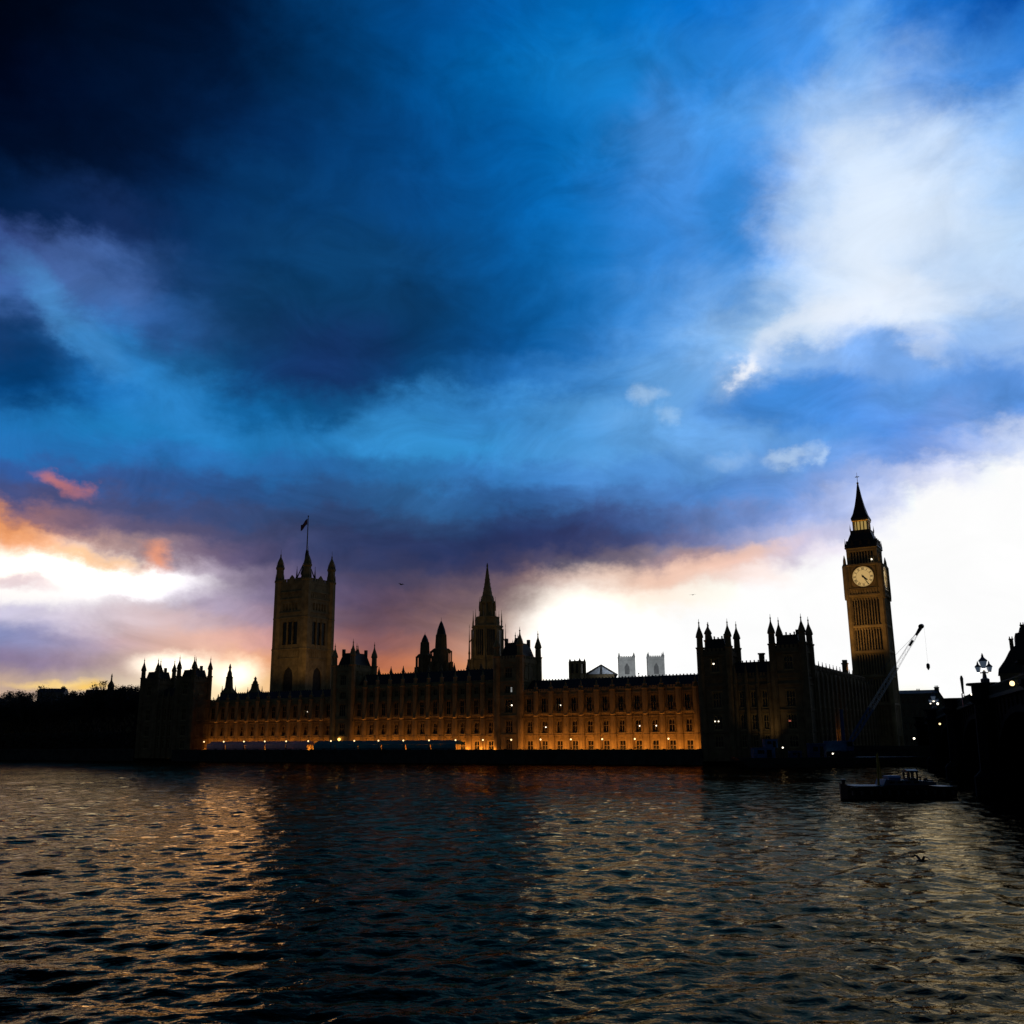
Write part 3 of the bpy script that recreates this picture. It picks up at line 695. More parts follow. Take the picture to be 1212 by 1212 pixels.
def clock_tower():
    CS, CP = -.95, 97.4
    P = Pal('clock_tower', 'tall gothic clock tower with a lit round dial and pointed iron spire', 'clock tower', CS, CP, 3.2)
    def part_(name, m, ms, parent=None, label=None): return part(name, m if isinstance(m, bpy.types.Mesh) else m.mesh(name, ms), parent or P.o, (0, 0, -3.2) if parent is None else (0, 0, 0), label)
    w = 5.7
    m = M()
    m.sq(0, 0, [(w, 3.2), (w, 55.2), (w + .25, 55.4), (w + .35, 56.4)])
    for sx in (-1, 1):
        for sy in (-1, 1): m.oct(sx * (w - .1), sy * (w - .1), [(1.05, 3.2), (1.05, 56.2)])
    def ribs(z0, z1, n=10):
        for k in range(1, n):
            q = -w + 1.0 + (2 * w - 2.0) * k / n
            for sg in (-1, 1):
                m.box(q - .17, q + .17, sg * w, sg * (w + .62), z0, z1)
                m.box(sg * w, sg * (w + .62), q - .19, q + .19, z0, z1)
    for z0, z1 in ((7, 17.2), (18.4, 26.8), (28.2, 35.4), (36.8, 44.4), (45.9, 55.0)): ribs(z0, z1)
    part_('shaft', m, STONE)
    m = M()
    for z in (17.4, 27.1, 35.8, 44.9): m.sq(0, 0, [(w + .55, z), (w + .72, z + .3), (w + .72, z + .8), (w + .5, z + 1.0)])
    part_('string_course', m, STONE)
    lm = M(); lm.box(-.22, .22, -.05, 0, 0, 1); lme = lm.mesh('slit_window', GLASS)
    for z0, z1 in ((18.8, 26.4), (28.5, 35.1), (37.0, 44.1), (46.1, 54.7)):
        for k in range(10):
            q = -w + 1.0 + (2 * w - 2.0) * (k + .5) / 10
            for rz, x, y in ((0, q, -w - .002), (PI / 2, w + .002, q)):
                o = part('slit_window', lme, P.o, (x, y, z0 - 3.2), None, rz); o.scale = (1, 1, z1 - z0)
    # clock stage
    c = 6.25
    m = M()
    m.sq(0, 0, [(c, 56.45), (c, 67.0)])
    for sx in (-1, 1):
        for sy in (-1, 1): m.oct(sx * (c - .2), sy * (c - .2), [(.95, 55.0), (1.05, 56.4), (1.05, 67.3), (.6, 68.2), (.5, 69.6), (.1, 71.4)])
    for k in range(12):
        q = -c + 1.1 + (2 * c - 2.2) * k / 11
        for sg in (-1, 1): m.box(q - .2, q + .2, sg * c, sg * (c + .3), 56.5, 58.6); m.box(sg * c, sg * (c + .3), q - .2, q + .2, 56.5, 58.6)
    part_('clock_stage', m, STONE)
    m = M(); m.sq(0, 0, [(c + .2, 56.0), (c + .5, 56.35), (c + .5, 56.8), (c + .1, 57.0)]); m.sq(0, 0, [(c + .2, 67.05), (c + .45, 67.3), (c + .45, 67.8), (c, 68.0)])
    m.sq(0, 0, [(c + .25, 58.75), (c + .35, 58.9), (c + .25, 59.1)])
    part_('cornice', m, STONE)
    for rz in (0, PI / 2, PI, -PI / 2):
        f = M()
        for a, b in (((-4.4, -4.4), (4.4, -4.4)), ((4.4, -4.4), (4.4, 4.4)), ((4.4, 4.4), (-4.4, 4.4)), ((-4.4, 4.4), (-4.4, -4.4))): stroke(f, a, b, .22, -.28, 0)
        for k in range(48):                                     # gilded ring round the dial
            t0, t1 = 2 * PI * k / 48, 2 * PI * (k + 1) / 48
            stroke(f, (3.78 * math.cos(t0), 3.78 * math.sin(t0)), (3.78 * math.cos(t1), 3.78 * math.sin(t1)), .15, -.30, -.02)
        for sx in (-1, 1):                                      # carved corners of the square
            for sz in (-1, 1): f.prism([(sx * 4.15, sz * 4.15), (sx * 3.0, sz * 4.15), (sx * 4.15, sz * 3.0)][::(1 if sx * sz > 0 else -1)], -.16, -.02)
        fo = part('clock_face', f.mesh('clock_face', GOLD), P.o, (0, 0, 63.1 - 3.2), None, rz)
        fo.location = (Matrix.Rotation(rz, 3, 'Z') @ Vector((0, -c, 0))) + Vector((0, 0, 63.1 - 3.2))
        d = M(); d.prism([(3.72 * math.cos(2 * PI * k / 64), 3.72 * math.sin(2 * PI * k / 64)) for k in range(64)], -.12, -.05); part('dial', d.mesh('dial', DIAL), fo)
        n_ = M()
        for k, txt in enumerate(('XII', 'I', 'II', 'III', 'IV', 'V', 'VI', 'VII', 'VIII', 'IX', 'X', 'XI')):
            st = []; roman(st, txt, .78)
            th = -2 * PI * k / 12
            cx, cz = 2.92 * math.sin(-th), 2.92 * math.cos(th)
            for a, b, t in st: stroke(n_, a, b, t, -.16, -.115, th, (cx, cz))
        for k in range(72):
            t0, t1 = 2 * PI * k / 72, 2 * PI * (k + 1) / 72
            for rr, tw in ((2.42, .03), (3.42, .03)): stroke(n_, (rr * math.cos(t0), rr * math.sin(t0)), (rr * math.cos(t1), rr * math.sin(t1)), tw, -.15, -.115)
        part('numerals', n_.mesh('numerals', BLACKM), fo)
        hd = M(); stroke(hd, (0, -.5), (0, 1.9), .24, -.26, -.20, -math.radians(132.5)); hd.prism([(.4 * math.cos(2 * PI * k / 16), .4 * math.sin(2 * PI * k / 16)) for k in range(16)], -.265, -.2)
        part('hour_hand', hd.mesh('hour_hand', BLACKM), fo)
        hd = M(); stroke(hd, (0, -.8), (0, 3.3), .12, -.34, -.28, -math.radians(150)); part('minute_hand', hd.mesh('minute_hand', BLACKM), fo)
    # belfry: open lancets between stone mullions
    m = M(); m.sq(0, 0, [(4.4, 68.0), (4.4, 73.4)]); part_('bell_chamber', m, GLASS)
    m = M()
    for k in range(9):
        q = -4.0 + k
        for sg in (-1, 1): m.box(q - .2, q + .2, sg * 4.7, sg * 5.15, 68.0, 72.6); m.box(sg * 4.7, sg * 5.15, q - .2, q + .2, 68.0, 72.6)
    for sx in (-1, 1):
        for sy in (-1, 1): m.box(sx * 4.3, sx * 5.3, sy * 4.3, sy * 5.3, 68.0, 73.4)
    m.sq(0, 0, [(5.2, 72.6), (5.35, 72.9), (5.35, 73.6), (5.65, 73.9)])
    part_('belfry', m, STONE)
    m = M()
    m.sq(0, 0, [(5.75, 73.9), (5.6, 74.5), (4.55, 76.6), (4.5, 77.2), (3.6, 79.6), (3.55, 80.7), (3.3, 80.9)])
    for k in range(3):
        for sg in (-1, 1):
            q = -3.0 + 3.0 * k
            m.prism([(q - .6, 75.0), (q + .6, 75.0), (q, 77.2)], sg * 3.6, sg * 5.55); m.prismx([(q - .6, 75.0), (q + .6, 75.0), (q, 77.2)], sg * 3.6, sg * 5.55)
    for sx in (-1, 1):
        for sy in (-1, 1): pinnacle(m, sx * 5.4, sy * 5.4, .3, 73.9, 77.6); pinnacle(m, sx * 3.5, sy * 3.5, .22, 80.6, 83.2)
    part_('lower_roof', m, IRON)
    m = M()
    for k in range(5):
        q = -2.4 + 1.2 * k
        for sg in (-1, 1): m.box(q - .17, q + .17, sg * 2.35, sg * 2.75, 80.9, 84.4); m.box(sg * 2.35, sg * 2.75, q - .17, q + .17, 80.9, 84.4)
    m.sq(0, 0, [(2.8, 84.3), (2.95, 84.5), (2.95, 84.9)])
    part_('lantern', m, GOLD)
    m = M(); m.sq(0, 0, [(1.9, 80.95), (1.9, 84.25)]); part_('lantern_light', m, BELFRYLIT)
    m = M()
    m.sq(0, 0, [(3.05, 84.9), (3.1, 85.5), (2.35, 87.2), (1.55, 90.4), (.9, 94.0), (.42, 97.6), (.22, 99.0)])
    for z, hw in ((87.0, 2.4), (90.0, 1.65)):
        for sg in (-1, 1): m.prism([(-.4, z - .6), (.4, z - .6), (0, z + .9)], sg * (hw - .7), sg * hw)
    part_('spire', m, IRON)
    m = M(); m.ball(0, 0, 99.3, .42); m.tube((0, 0, 99), (0, 0, 103.4), .13, .05); m.box(-.75, .75, -.07, .07, 101.6, 101.85); m.box(-.07, .07, -.75, .75, 101.6, 101.85)
    part_('finial', m, GOLD)
    m = M(); m.ball(3.3, -5.3, 69.3, .26); part_('lamp', m, LAMPW, label='small white lamp at the belfry corner')
clock_tower()

# ------------------------------------------------------------------ great square tower with the flag
def square_tower():
    VX, VY = -107.0, 493.0
    s0 = (VX - NX) * -.8660254 + (VY - NY) * .5; p0 = (VX - NX) * .5 + (VY - NY) * .8660254
    P = Pal('great_square_tower', 'great square stone tower with four corner turrets and a flagpole', 'tower', s0, p0, 3.2)
    def part_(name, m, ms, parent=None): return part(name, m.mesh(name, ms), parent or P.o, (0, 0, -3.2) if parent is None else (0, 0, 0))
    h = 10.4
    m = M()
    m.sq(0, 0, [(h - .8, 3.2), (h - .8, 84.0)])
    def faces(fn):
        for rz in range(4):
            q = M(); fn(q)
            R = Matrix.Rotation(rz * PI / 2, 3, 'Z')
            m.add([tuple(R @ Vector(v)) for v in q.v], q.f)
    def face(q):
        holes = [(31.0, 43.0, [(-3.2, 3.2)]), (53.8, 65.2, [(-5.0, -2.1), (-1.45, 1.45), (2.1, 5.0)]), (71.0, 74.6, [(-5.2 + 2.1 * k, -3.8 + 2.1 * k) for k in range(5)])]
        pierced_wall(q, -h + .8, h - .8, -h + .2, -h + .799, 3.2, 84.0, holes)
        for z in (28.5, 46.6, 51.2, 67.0, 69.6, 76.4, 80.0): q.box(-h + 1.2, h - 1.2, -h - .18, -h + .199, z, z + .55)
        for k in range(9): q.box(-6.4 + 1.6 * k - .14, -6.4 + 1.6 * k + .14, -h - .02, -h + .199, 47.3, 50.9)
        for k in range(9): q.box(-6.4 + 1.6 * k - .12, -6.4 + 1.6 * k + .12, -h - .02, -h + .199, 77.1, 79.8)
        for a in (-1.78, 1.78): q.box(a - .2, a + .2, -h - .06, -h + .199, 51.9, 66.8)
        # pointed head of the big lower arch
        q.prism([(-3.2, 43.0), (-3.2, 38.0), (-2.4, 41.0), (0, 42.9)], -h + .3, -h + .7); q.prism([(3.2, 38.0), (3.2, 43.0), (0, 42.9), (2.4, 41.0)], -h + .3, -h + .7)
        cren(q, -h + 1.5, h - 1.5, -h + .1, -h + .6, 84.0, 87.2, 1.7)
        q.prism([(-2.6, 84.0), (2.6, 84.0), (1.4, 87.6), (0, 89.0), (-1.4, 87.6)], -h + .02, -h + .55)
    faces(face)
    part_('body', m, STONE)
    gl = M(); gl.box(-1.4, 1.4, -.04, .0, 53.9, 65.1); gm = gl.mesh('tall_window', GLASS)
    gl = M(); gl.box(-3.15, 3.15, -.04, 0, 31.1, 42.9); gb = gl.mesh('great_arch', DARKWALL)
    for rz in (0, PI / 2):
        R = Matrix.Rotation(rz, 3, 'Z')
        for a in (-3.55, 0, 3.55): part('tall_window', gm, P.o, tuple(R @ Vector((a, -h + .78, -3.2))), None, rz)
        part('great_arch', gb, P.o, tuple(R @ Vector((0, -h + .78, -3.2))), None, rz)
    for sx in (-1, 1):
        for sy in (-1, 1):
            m = M()
            x, y = sx * (h - 1.2), sy * (h - 1.2)
            m.oct(x, y, [(2.75, 3.2), (2.75, 28.4), (2.6, 28.6), (2.6, 51.0), (2.75, 51.3), (2.75, 51.8), (2.5, 52.1), (2.5, 66.8), (2.7, 67.1), (2.5, 67.6), (2.45, 85.6), (2.75, 86.0), (2.75, 86.8), (2.1, 87.0),
                         (1.95, 92.6), (2.35, 93.0), (2.35, 93.8), (1.7, 94.2), (1.65, 96.2), (1.15, 97.6), (.5, 98.9), (.3, 100.0), (.42, 100.3), (.12, 100.8), (.05, 103.4)])
            for k in range(8):
                t = PI / 8 + k * PI / 4; pinnacle(m, x + 2.2 * math.cos(t), y + 2.2 * math.sin(t), .22, 86.8, 90.2); pinnacle(m, x + 1.9 * math.cos(t), y + 1.9 * math.sin(t), .16, 93.7, 96.2)
            part_('corner_turret', m, STONE)
    m = M(); m.sq(0, 0, [(h - 1.4, 84.0), (5.0, 87.6), (2.6, 89.0)])
    m.oct(0, 0, [(2.6, 88.8), (2.3, 92.0), (1.2, 97.0), (.9, 101.5), (.5, 103.5)])
    for k in range(4):
        t = PI / 4 + k * PI / 2; m.tube((5.5 * math.cos(t), 5.5 * math.sin(t), 86), (.8 * math.cos(t), .8 * math.sin(t), 98), .35, .2); pinnacle(m, 4.6 * math.cos(t), 4.6 * math.sin(t), .5, 86.5, 95)
    part_('roof', m, IRON)
    m = M(); m.tube((0, 0, 103), (0, 0, 121.6), .34, .2, 8); m.ball(0, 0, 121.7, .4); part_('flagpole', m, BLACKM)
    # the flag hanging from the pole
    fl = bpy.data.meshes.new('flag'); nu, nv = 40, 20; L_, Hh = 6.0, 3.1
    vs, fs, mi = [], [], []
    for i in range(nu + 1):
        for j in range(nv + 1):
            u, v = i / nu, j / nv
            vs.append((-L_ * u * .55 - .35, .5 * math.sin(u * 9 + v) * u, v * Hh - L_ * u * .62 + .35 * math.sin(u * 7)))
    def uj(u, v):
        x, y = (u - .5) * 2, (v - .5)
        if abs(y) < .1 or abs(x) < .1: return 1
        if abs(y) < .17 or abs(x) < .17: return 2
        dd = abs(abs(y) - abs(x) * .5)
        return 1 if dd < .035 else (2 if dd < .1 else 0)
    for i in range(nu):
        for j in range(nv):
            a = i * (nv + 1) + j; fs.append((a, a + 1, a + nv + 2, a + nv + 1)); mi.append(uj((i + .5) / nu, (j + .5) / nv))
    fl.from_pydata(vs, [], fs)
    for mm in (mat('flag_blue', (.015, .02, .12), .9), mat('flag_red', (.25, .02, .04), .9), mat('flag_white', (.35, .30, .36), .9)): fl.materials.append(mm)
    fl.polygons.foreach_set('material_index', mi); fl.update()
    x, y = W2(s0, p0)
    o = part('flag', fl, None, (x, y, 117.2)); o.rotation_euler = (0, 0, math.radians(8))
    tag(o, 'red, white and blue cross flag drooping from the pole on the great tower', 'flag')
square_tower()

# ------------------------------------------------------------------ central octagonal spire
def central_spire():
    P = Pal('central_spire', 'octagonal gothic tower with a tall stone spire behind the central range', 'spire', 154, 85, 3.2)
    def part_(name, m, ms): return part(name, m.mesh(name, ms), P.o, (0, 0, -3.2))
    m = M(); m.oct(0, 0, [(7.2, 3.2), (7.2, 39.6), (6.7, 40.0), (6.5, 53.6), (6.9, 53.9), (6.9, 54.4), (5.2, 54.8), (5.0, 57.6), (5.3, 57.8), (5.3, 58.3), (3.2, 58.5)])
    for k in range(8):
        t = PI / 8 + k * PI / 4; cx, cy = 6.5 * math.cos(t), 6.5 * math.sin(t)
        m.tube((cx, cy, 3.2), (cx, cy, 53), .75, .6)
        for j in (-2, -1, 0, 1, 2):
            t2 = k * PI / 4; ap = 6.25
            ex, ey = ap * math.cos(t2) - j * .85 * math.sin(t2), ap * math.sin(t2) + j * .85 * math.cos(t2)
            if j in (-1, 1, 0): m.tube((ex, ey, 40.4), (ex, ey, 53.6), .16, .16, 4)
    part_('octagon', m, STONE)
    lm = M(); lm.box(-.34, .34, -.06, 0, 0, 10.8); lme = lm.mesh('lancet_window', GLASS)
    for k in range(8):
        t = k * PI / 4
        for j in (-1.3, -.43, .43, 1.3):
            x, y = 6.27 * math.cos(t) - j * math.sin(t), 6.27 * math.sin(t) + j * math.cos(t)
            part('lancet_window', lme, P.o, (x, y, 41.6 - 3.2), None, t + PI / 2)
    m = M()
    for k in range(8):
        t = PI / 8 + k * PI / 4
        for rr, za, zb in ((7.9, 38, 55.6), (6.2, 54.4, 61.4)):
            cx, cy = rr * math.cos(t), rr * math.sin(t); pinnacle(m, cx, cy, .36 if rr > 7 else .3, za, zb)
        m.tube((7.9 * math.cos(t), 7.9 * math.sin(t), 47.5), (6.6 * math.cos(t), 6.6 * math.sin(t), 49.5), .22)
        m.box(7.9 * math.cos(t) - .55, 7.9 * math.cos(t) + .55, 7.9 * math.sin(t) - .55, 7.9 * math.sin(t) + .55, 30, 40.4)
    part_('flying_pinnacles', m, STONE)
    m = M()
    for k in range(8):
        t = PI / 8 + k * PI / 4; cx, cy = 3.05 * math.cos(t), 3.05 * math.sin(t)
        m.tube((cx, cy, 58.2), (cx, cy, 65), .42, .36); pinnacle(m, 3.5 * math.cos(t), 3.5 * math.sin(t), .26, 61, 67.2)
    m.oct(0, 0, [(1.9, 58.2), (1.9, 64.2), (3.3, 64.4), (3.3, 65.2), (2.9, 65.4), (2.6, 67.4), (2.2, 67.7)])
    part_('lantern', m, STONE)
    m = M(); m.oct(0, 0, [(2.3, 67.5), (2.1, 68.4), (1.35, 72.4), (.75, 77), (.3, 80.4), (.45, 80.7), (.06, 82.2)])
    for k in range(8):
        t = PI / 8 + k * PI / 4
        for j in range(6): zz = 69 + j * 1.9; rr = 2.1 - (zz - 68.4) * .162; m.ball(rr * math.cos(t), rr * math.sin(t), zz, .17, 5, 4)
    part_('spire', m, STONE)
central_spire()

# ------------------------------------------------------------------ lesser towers behind the roofs
def dark_turret(label, s, p, r, z0, z1, z2, zt, posts):
    P = Pal('ventilation_turret', label, 'turret', s, p, 3.2, 'pair of black ventilation turrets')
    def part_(name, m, ms): return part(name, m.mesh(name, ms), P.o, (0, 0, -3.2))
    m = M(); m.oct(0, 0, [(r * 1.05, 3.2), (r * 1.05, z1 - .4), (r * 1.12, z1), (r * .8, z1 + .5)])
    for k in range(8):
        t = PI / 8 + k * PI / 4; x, y = r * 1.4 * math.cos(t), r * 1.4 * math.sin(t)
        m.tube((x, y, 33), (x, y, z1 - .6), .26, .26); m.box(x - .5, x + .5, y - .5, y + .5, 20, z1 - 5.0)
        m.tube((x, y, z1 - 1.2), (r * .95 * math.cos(t), r * .95 * math.sin(t), z1 + .2), .4, .3)
    part_('base_stage', m, STONE_D)
    m = M(); m.oct(0, 0, [(r * .72, z1), (r * .62, z2 - .5), (r * .7, z2 - .1), (r * .7, z2 + .2)])
    for k in range(8):
        t = PI / 8 + k * PI / 4; m.tube((r * .74 * math.cos(t), r * .74 * math.sin(t), z1), (r * .66 * math.cos(t), r * .66 * math.sin(t), z2), .2, .16)
    part_('lantern', m, STONE_D)
    m = M(); h = zt - z2; m.oct(0, 0, [(r * .66, z2), (r * .52, z2 + h * .3), (r * .22, z2 + h * .66), (r * .1, z2 + h * .76), (.09, z2 + h * .8), (.04, zt)]); part_('cap', m, IRON)
dark_turret('shorter black turret left of its taller twin, with a rounded cap', 169.1, 60, 2.55, 3, 41.2, 46.2, 50.6, True)
dark_turret('taller black turret right of its shorter twin, with a pointed cap', 161.0, 60, 3.15, 3, 43.0, 48.9, 56.2, True)

def vent_tower():
    P = Pal('square_vent_tower', 'small square roof tower with a dark opening above the northern range', 'tower', 91.6, 45, 3.2)
    m = M(); h = 2.35
    for sx in (-1, 1):
        for sy in (-1, 1): m.box(-91.6 + sx * h, -91.6 + sx * (h - .9), 45 + sy * h, 45 + sy * (h - .9), 3.2, 34.0)
    m.box(-91.6 - h + .3, -91.6 + h - .3, 45 - h + .3, 45 + h - .3, 3.2, 29.8)
    m.box(-91.6 - .45, -91.6 + .45, 45 - h + .05, 45 + h - .05, 29.8, 33.3); m.box(-91.6 - h + .1, -91.6 + h - .1, 45 - h + .1, 45 + h - .1, 33.2, 34.2)
    for sx in (-1, 1):
        for sy in (-1, 1): pinnacle(m, -91.6 + sx * (h - .4), 45 + sy * (h - .4), .4, 33.9, 35.3)
    P.part('tower_walls', m, STONE)
    m = M(); m.box(-91.6 - h + .5, -91.6 + h - .5, 45 - h + .5, 45 + h - .5, 29.9, 33.1); P.part('louvre', m, GLASS)
vent_tower()

def slim_spire(label, s, p, r, zs, zt, cat='turret'):
    P = Pal('roof_turret', label, cat, s, p, 3.2)
    m = M(); h = zt - zs
    m.oct(-s, p, [(r * 2.6, 3.2), (r * 2.6, zs - 1.0), (r * 1.9, zs), (r * 1.3, zs + 1.2), (r * 1.05, zs + h * .45), (r * 1.2, zs + h * .48), (r * .85, zs + h * .52), (r * .7, zs + h * .66), (r * .4, zs + h * .74), (r * .32, zs + h * .82), (r * .5, zs + h * .84), (r * .06, zt)])
    P.part('shaft', m, STONE_D)
    m = M()
    for dx in (-1, 1): pinnacle(m, -s + dx * r * 2.8, p, r * .28, zs - 2, zs + 2.3)
    P.part('corner_pinnacles', m, STONE_D)
slim_spire('slim dark pinnacled turret between the far pavilion and the great tower', 259.6, 40, 1.45, 28.6, 40.4)
slim_spire('squat round-capped roof turret left of the great square tower', 244, 40, 1.5, 27.6, 34.2)

# church with twin pale towers, far behind the northern range
def church():
    P = thing('twin_towered_church', 'pale church with two square pinnacled towers and a gabled front, far behind the roofs', 'church', (78, 622, 3.2), math.radians(-4))
    def part_(name, m, ms, label=None): return part(name, m.mesh(name, ms), P, (0, 0, -3.2), label)
    for x in (-5.5, 12.9):
        m = M(); hw = 5.0
        m.sq(x, 0, [(hw, 3.2), (hw, 56.2)])
        for sx in (-1, 1):
            for sy in (-1, 1): m.box(x + sx * (hw - .9), x + sx * (hw + .25), sy * (hw - .9), sy * (hw + .25), 3.2, 56.3); pinnacle(m, x + sx * (hw - .3), sy * (hw - .3), .75, 56.2, 60.2)
        for z in (44.6, 54.6): m.sq(x, 0, [(hw + .12, z), (hw + .3, z + .25), (hw + .12, z + .5)])
        cren(m, x - hw + 1, x + hw - 1, -hw + .05, -hw + .5, 56.2, 57.6, 1.2)
        part_('bell_tower', m, PALE)
        g_ = M(); g_.box(x - 1.5, x + 1.5, -hw - .04, -hw, 46.0, 50.6); g_.prism([(x - 1.5, 50.6), (x + 1.5, 50.6), (x, 53.2)], -hw - .04, -hw); part_('belfry_opening', g_, mat('church_louvre', (.2, .2, .2), .8))
    m = M(); m.box(-31, -14, -14, 30, 3.2, 45.6); m.box(-.45, 7.85, -4, 30, 3.2, 42); part_('nave', m, STONE_D)
    m = M(); m.prism([(-33.4, 45.6), (-11.6, 45.6), (-22.0, 52.0)], -13, 30); part_('roof', m, IRON)
    m = M(); m.prism([(-30.2, 45.9), (-23.0, 45.9), (-22.6, 50.5)], -13.2, -13.02); m.prism([(-21.4, 45.9), (-14.4, 45.9), (-21.4, 50.5)], -13.2, -13.02); part_('gable_glass', m, mat('pale_gable_glass', (.52, .58, .68), .3))
church()

# ------------------------------------------------------------------ riverside terrace: lamps, marquees, floodlights
def terrace_lamp_proto():
    t = thing('terrace_lamp', 'lit round globe lamp on an iron post along the terrace wall', 'lamp post', (0, 0, 4.15), AX, 'globe lamps along the terrace')
    m = M(); m.oct(0, 0, [(.22, 0), (.22, .35), (.09, .45), (.07, 2.3), (.16, 2.36), (.16, 2.45)]); part('post', m.mesh('post', BLACKM), t)
    m = M(); m.ball(0, 0, 2.70, .25, 10, 8); part('globe', m.mesh('globe', LAMPG), t)
    return t
tl = terrace_lamp_proto()
for k in range(19):
    o = tl if k == 0 else copy_tree(tl)
    x, y = W2(36.5 + 10.05 * k, -11.05); o.location = (x, y, 4.3)

def marquee(colr, name, label, group):
    t = thing('marquee', label, 'marquee', (0, 0, 3.2), AX, group)
    mm = mat(name, colr, .75, var=.2, scale=.8)
    m = M(); m.prismx([(-2.6, 2.5), (2.6, 2.5), (2.6, 2.7), (0, 3.8), (-2.6, 2.7)], -4.75, 4.75); part('canopy', m.mesh('canopy', mm), t)
    m = M(); m.box(-4.7, 4.7, -2.62, -2.56, 1.55, 2.49)
    for k in range(19): m.box(-4.7 + k * .495, -4.32 + k * .495, -2.63, -2.55, 1.35, 1.55)
    part('valance', m.mesh('valance', mm), t)
    m = M(); m.box(-4.7, 4.7, -2.3, -2.26, 0, 1.6); part('side_wall', m.mesh('side_wall', mm), t)
    for sx in (-4.6, 0, 4.6):
        for sy in (-2.5, 2.5): m = M(); m.tube((sx, sy, 0), (sx, sy, 2.6), .06); part('pole', m.mesh('pole', BLACKM), t)
    return t
mp_ = marquee((.62, .44, .60), 'lilac_canvas', 'pale lilac striped marquee on the terrace below the dim southern range', 'lilac marquees on the terrace')
mb_ = marquee((.02, .22, .34), 'teal_canvas', 'dark teal marquee on the terrace below the central range', 'teal marquees on the terrace')
for proto, s_a, n_ in ((mp_, 174.5, 5), (mb_, 113.0, 6)):
    for k in range(n_):
        o = proto if k == 0 else copy_tree(proto)
        x, y = W2(s_a + 9.8 * k, -6.2); o.location = (x, y, 3.2)

def strip_flood(label, s0, s1, p, z, power, up=1.0):
    """long low-level floodlight trough at the foot of a front: metal trough, lens and its light"""
    L_ = s1 - s0
    x, y = W2((s0 + s1) / 2, p)
    t = thing('floodlight_trough', label, 'floodlight', (x, y, z), AX, 'floodlight troughs at the palace foot')
    m = M(); m.box(-L_ / 2, L_ / 2, -.16, .16, 0, .16); part('trough', m.mesh('trough', BLACKM), t)
    m = M()
    for k in range(int(L_ / 5)): m.box(-L_ / 2 + 2 + k * 5, -L_ / 2 + 2.12 + k * 5, -.02, -p - .002, .02, .10)
    part('bracket', m.mesh('bracket', BLACKM), t)
    d = lamp_data('floodlight', 'AREA', power, (1, .35, .055), shape='RECTANGLE', size=L_ - .4, size_y=.18, spread=math.radians(150))
    l = bpy.data.objects.new('floodlight', d); COL.objects.link(l); l.parent = t; l.location = (0, .05, .26)
    l.rotation_euler = (PI - math.radians(62) * up + PI * 0, 0, 0)
    return t
strip_flood('orange floodlight trough at the foot of the northern range', 28, 88.5, -5.4, 3.22, FLOOD[0])
strip_flood('orange floodlight trough at the foot of the central range', 97.5, 157, -2.9, 3.22, FLOOD[1])
strip_flood('orange floodlight trough at the foot of the southern range', 166, 227, -2.9, 3.22, FLOOD[2])
strip_flood('thin floodlight trough on the ledge of the northern range', 32, 88.5, -1.35, 13.75, LEDGE)
strip_flood('thin floodlight trough on the ledge of the central range', 98.5, 156.5, -1.35, 13.75, LEDGE)
strip_flood('thin floodlight trough on the ledge of the southern range', 166, 226, -1.35, 13.75, LEDGE)

def floodlight(label, loc, target, power, colr, angle, blend=.6):
    t = thing('floodlight', label, 'floodlight', loc, 0.0)
    m = M(); m.box(-.5, .5, -.12, .12, 0, .1); m.tube((0, 0, .1), (0, 0, .6), .07); part('bracket', m.mesh('bracket', BLACKM), t)
    dv = (Vector(target) - Vector(loc)).normalized()
    q = dv.to_track_quat('-Z', 'Y')
    m = M(); m.loft([(0, 0, .42, -.1), (0, 0, .34, .2), (0, 0, .16, .5)], 12); h = part('lamp_head', m.mesh('lamp_head', BLACKM), t, (0, 0, .85)); h.rotation_euler = q.to_euler()
    d = lamp_data('spot', 'SPOT', power, colr, spot_size=math.radians(angle), spot_blend=blend, shadow_soft_size=.4)
    l = bpy.data.objects.new('spot', d); COL.objects.link(l); l.parent = t; l.location = Vector((0, 0, .85)) + dv * .3; l.rotation_euler = q.to_euler()
bx, by = W2(8.6, 70)
floodlight('floodlight on the side roof aimed up and across the clock tower front', (bx, by, 25.6), (128, 346, 60), CT_POWER, (1, .52, .15), 75, .9)
bx, by = W2(-.5, 56)
floodlight('second floodlight on the side roof aimed at the clock tower shaft', (bx, by, 25.4), (129, 345, 56), CT_POWER * .35, (1, .50, .14), 60, .9)
bx, by = W2(262, 70)
floodlight('floodlight behind the far pavilion aimed at the great tower front', (bx, by, 26.5), W2(276, 94) + (62,), VT_POWER, (1, .56, .17), 85, .9)
bx, by = W2(243, 88)
floodlight('floodlight behind the southern range aimed at the great tower side', (bx, by, 26.5), W2(265, 104) + (60,), VT_POWER * .8, (1, .52, .16), 85, .9)
bx, by = W2(140, 40)
floodlight('floodlight behind the central range aimed at the octagonal spire', (bx, by, 30.5), (-11, 415, 52), CS_POWER, (1, .58, .18), 60, .9)
floodlight('white floodlight aimed at the pale twin church towers', (72, 560, 42), (80, 620, 52), CH_POWER, (.9, .95, 1), 75, .8)
bx, by = W2(110, 24)
floodlight('floodlight on the central roof aimed at the river tower beside it', (bx, by, 30.2), (10, 315, 30), 0.0, (1, .55, .18), 50)
bx, by = W2(6.0, -16.5)
floodlight('dim floodlight on the work barge aimed at the near pavilion', (bx, by, 2.4), W2(12, -9) + (22,), PV_POWER, (1, .62, .22), 85, .9)

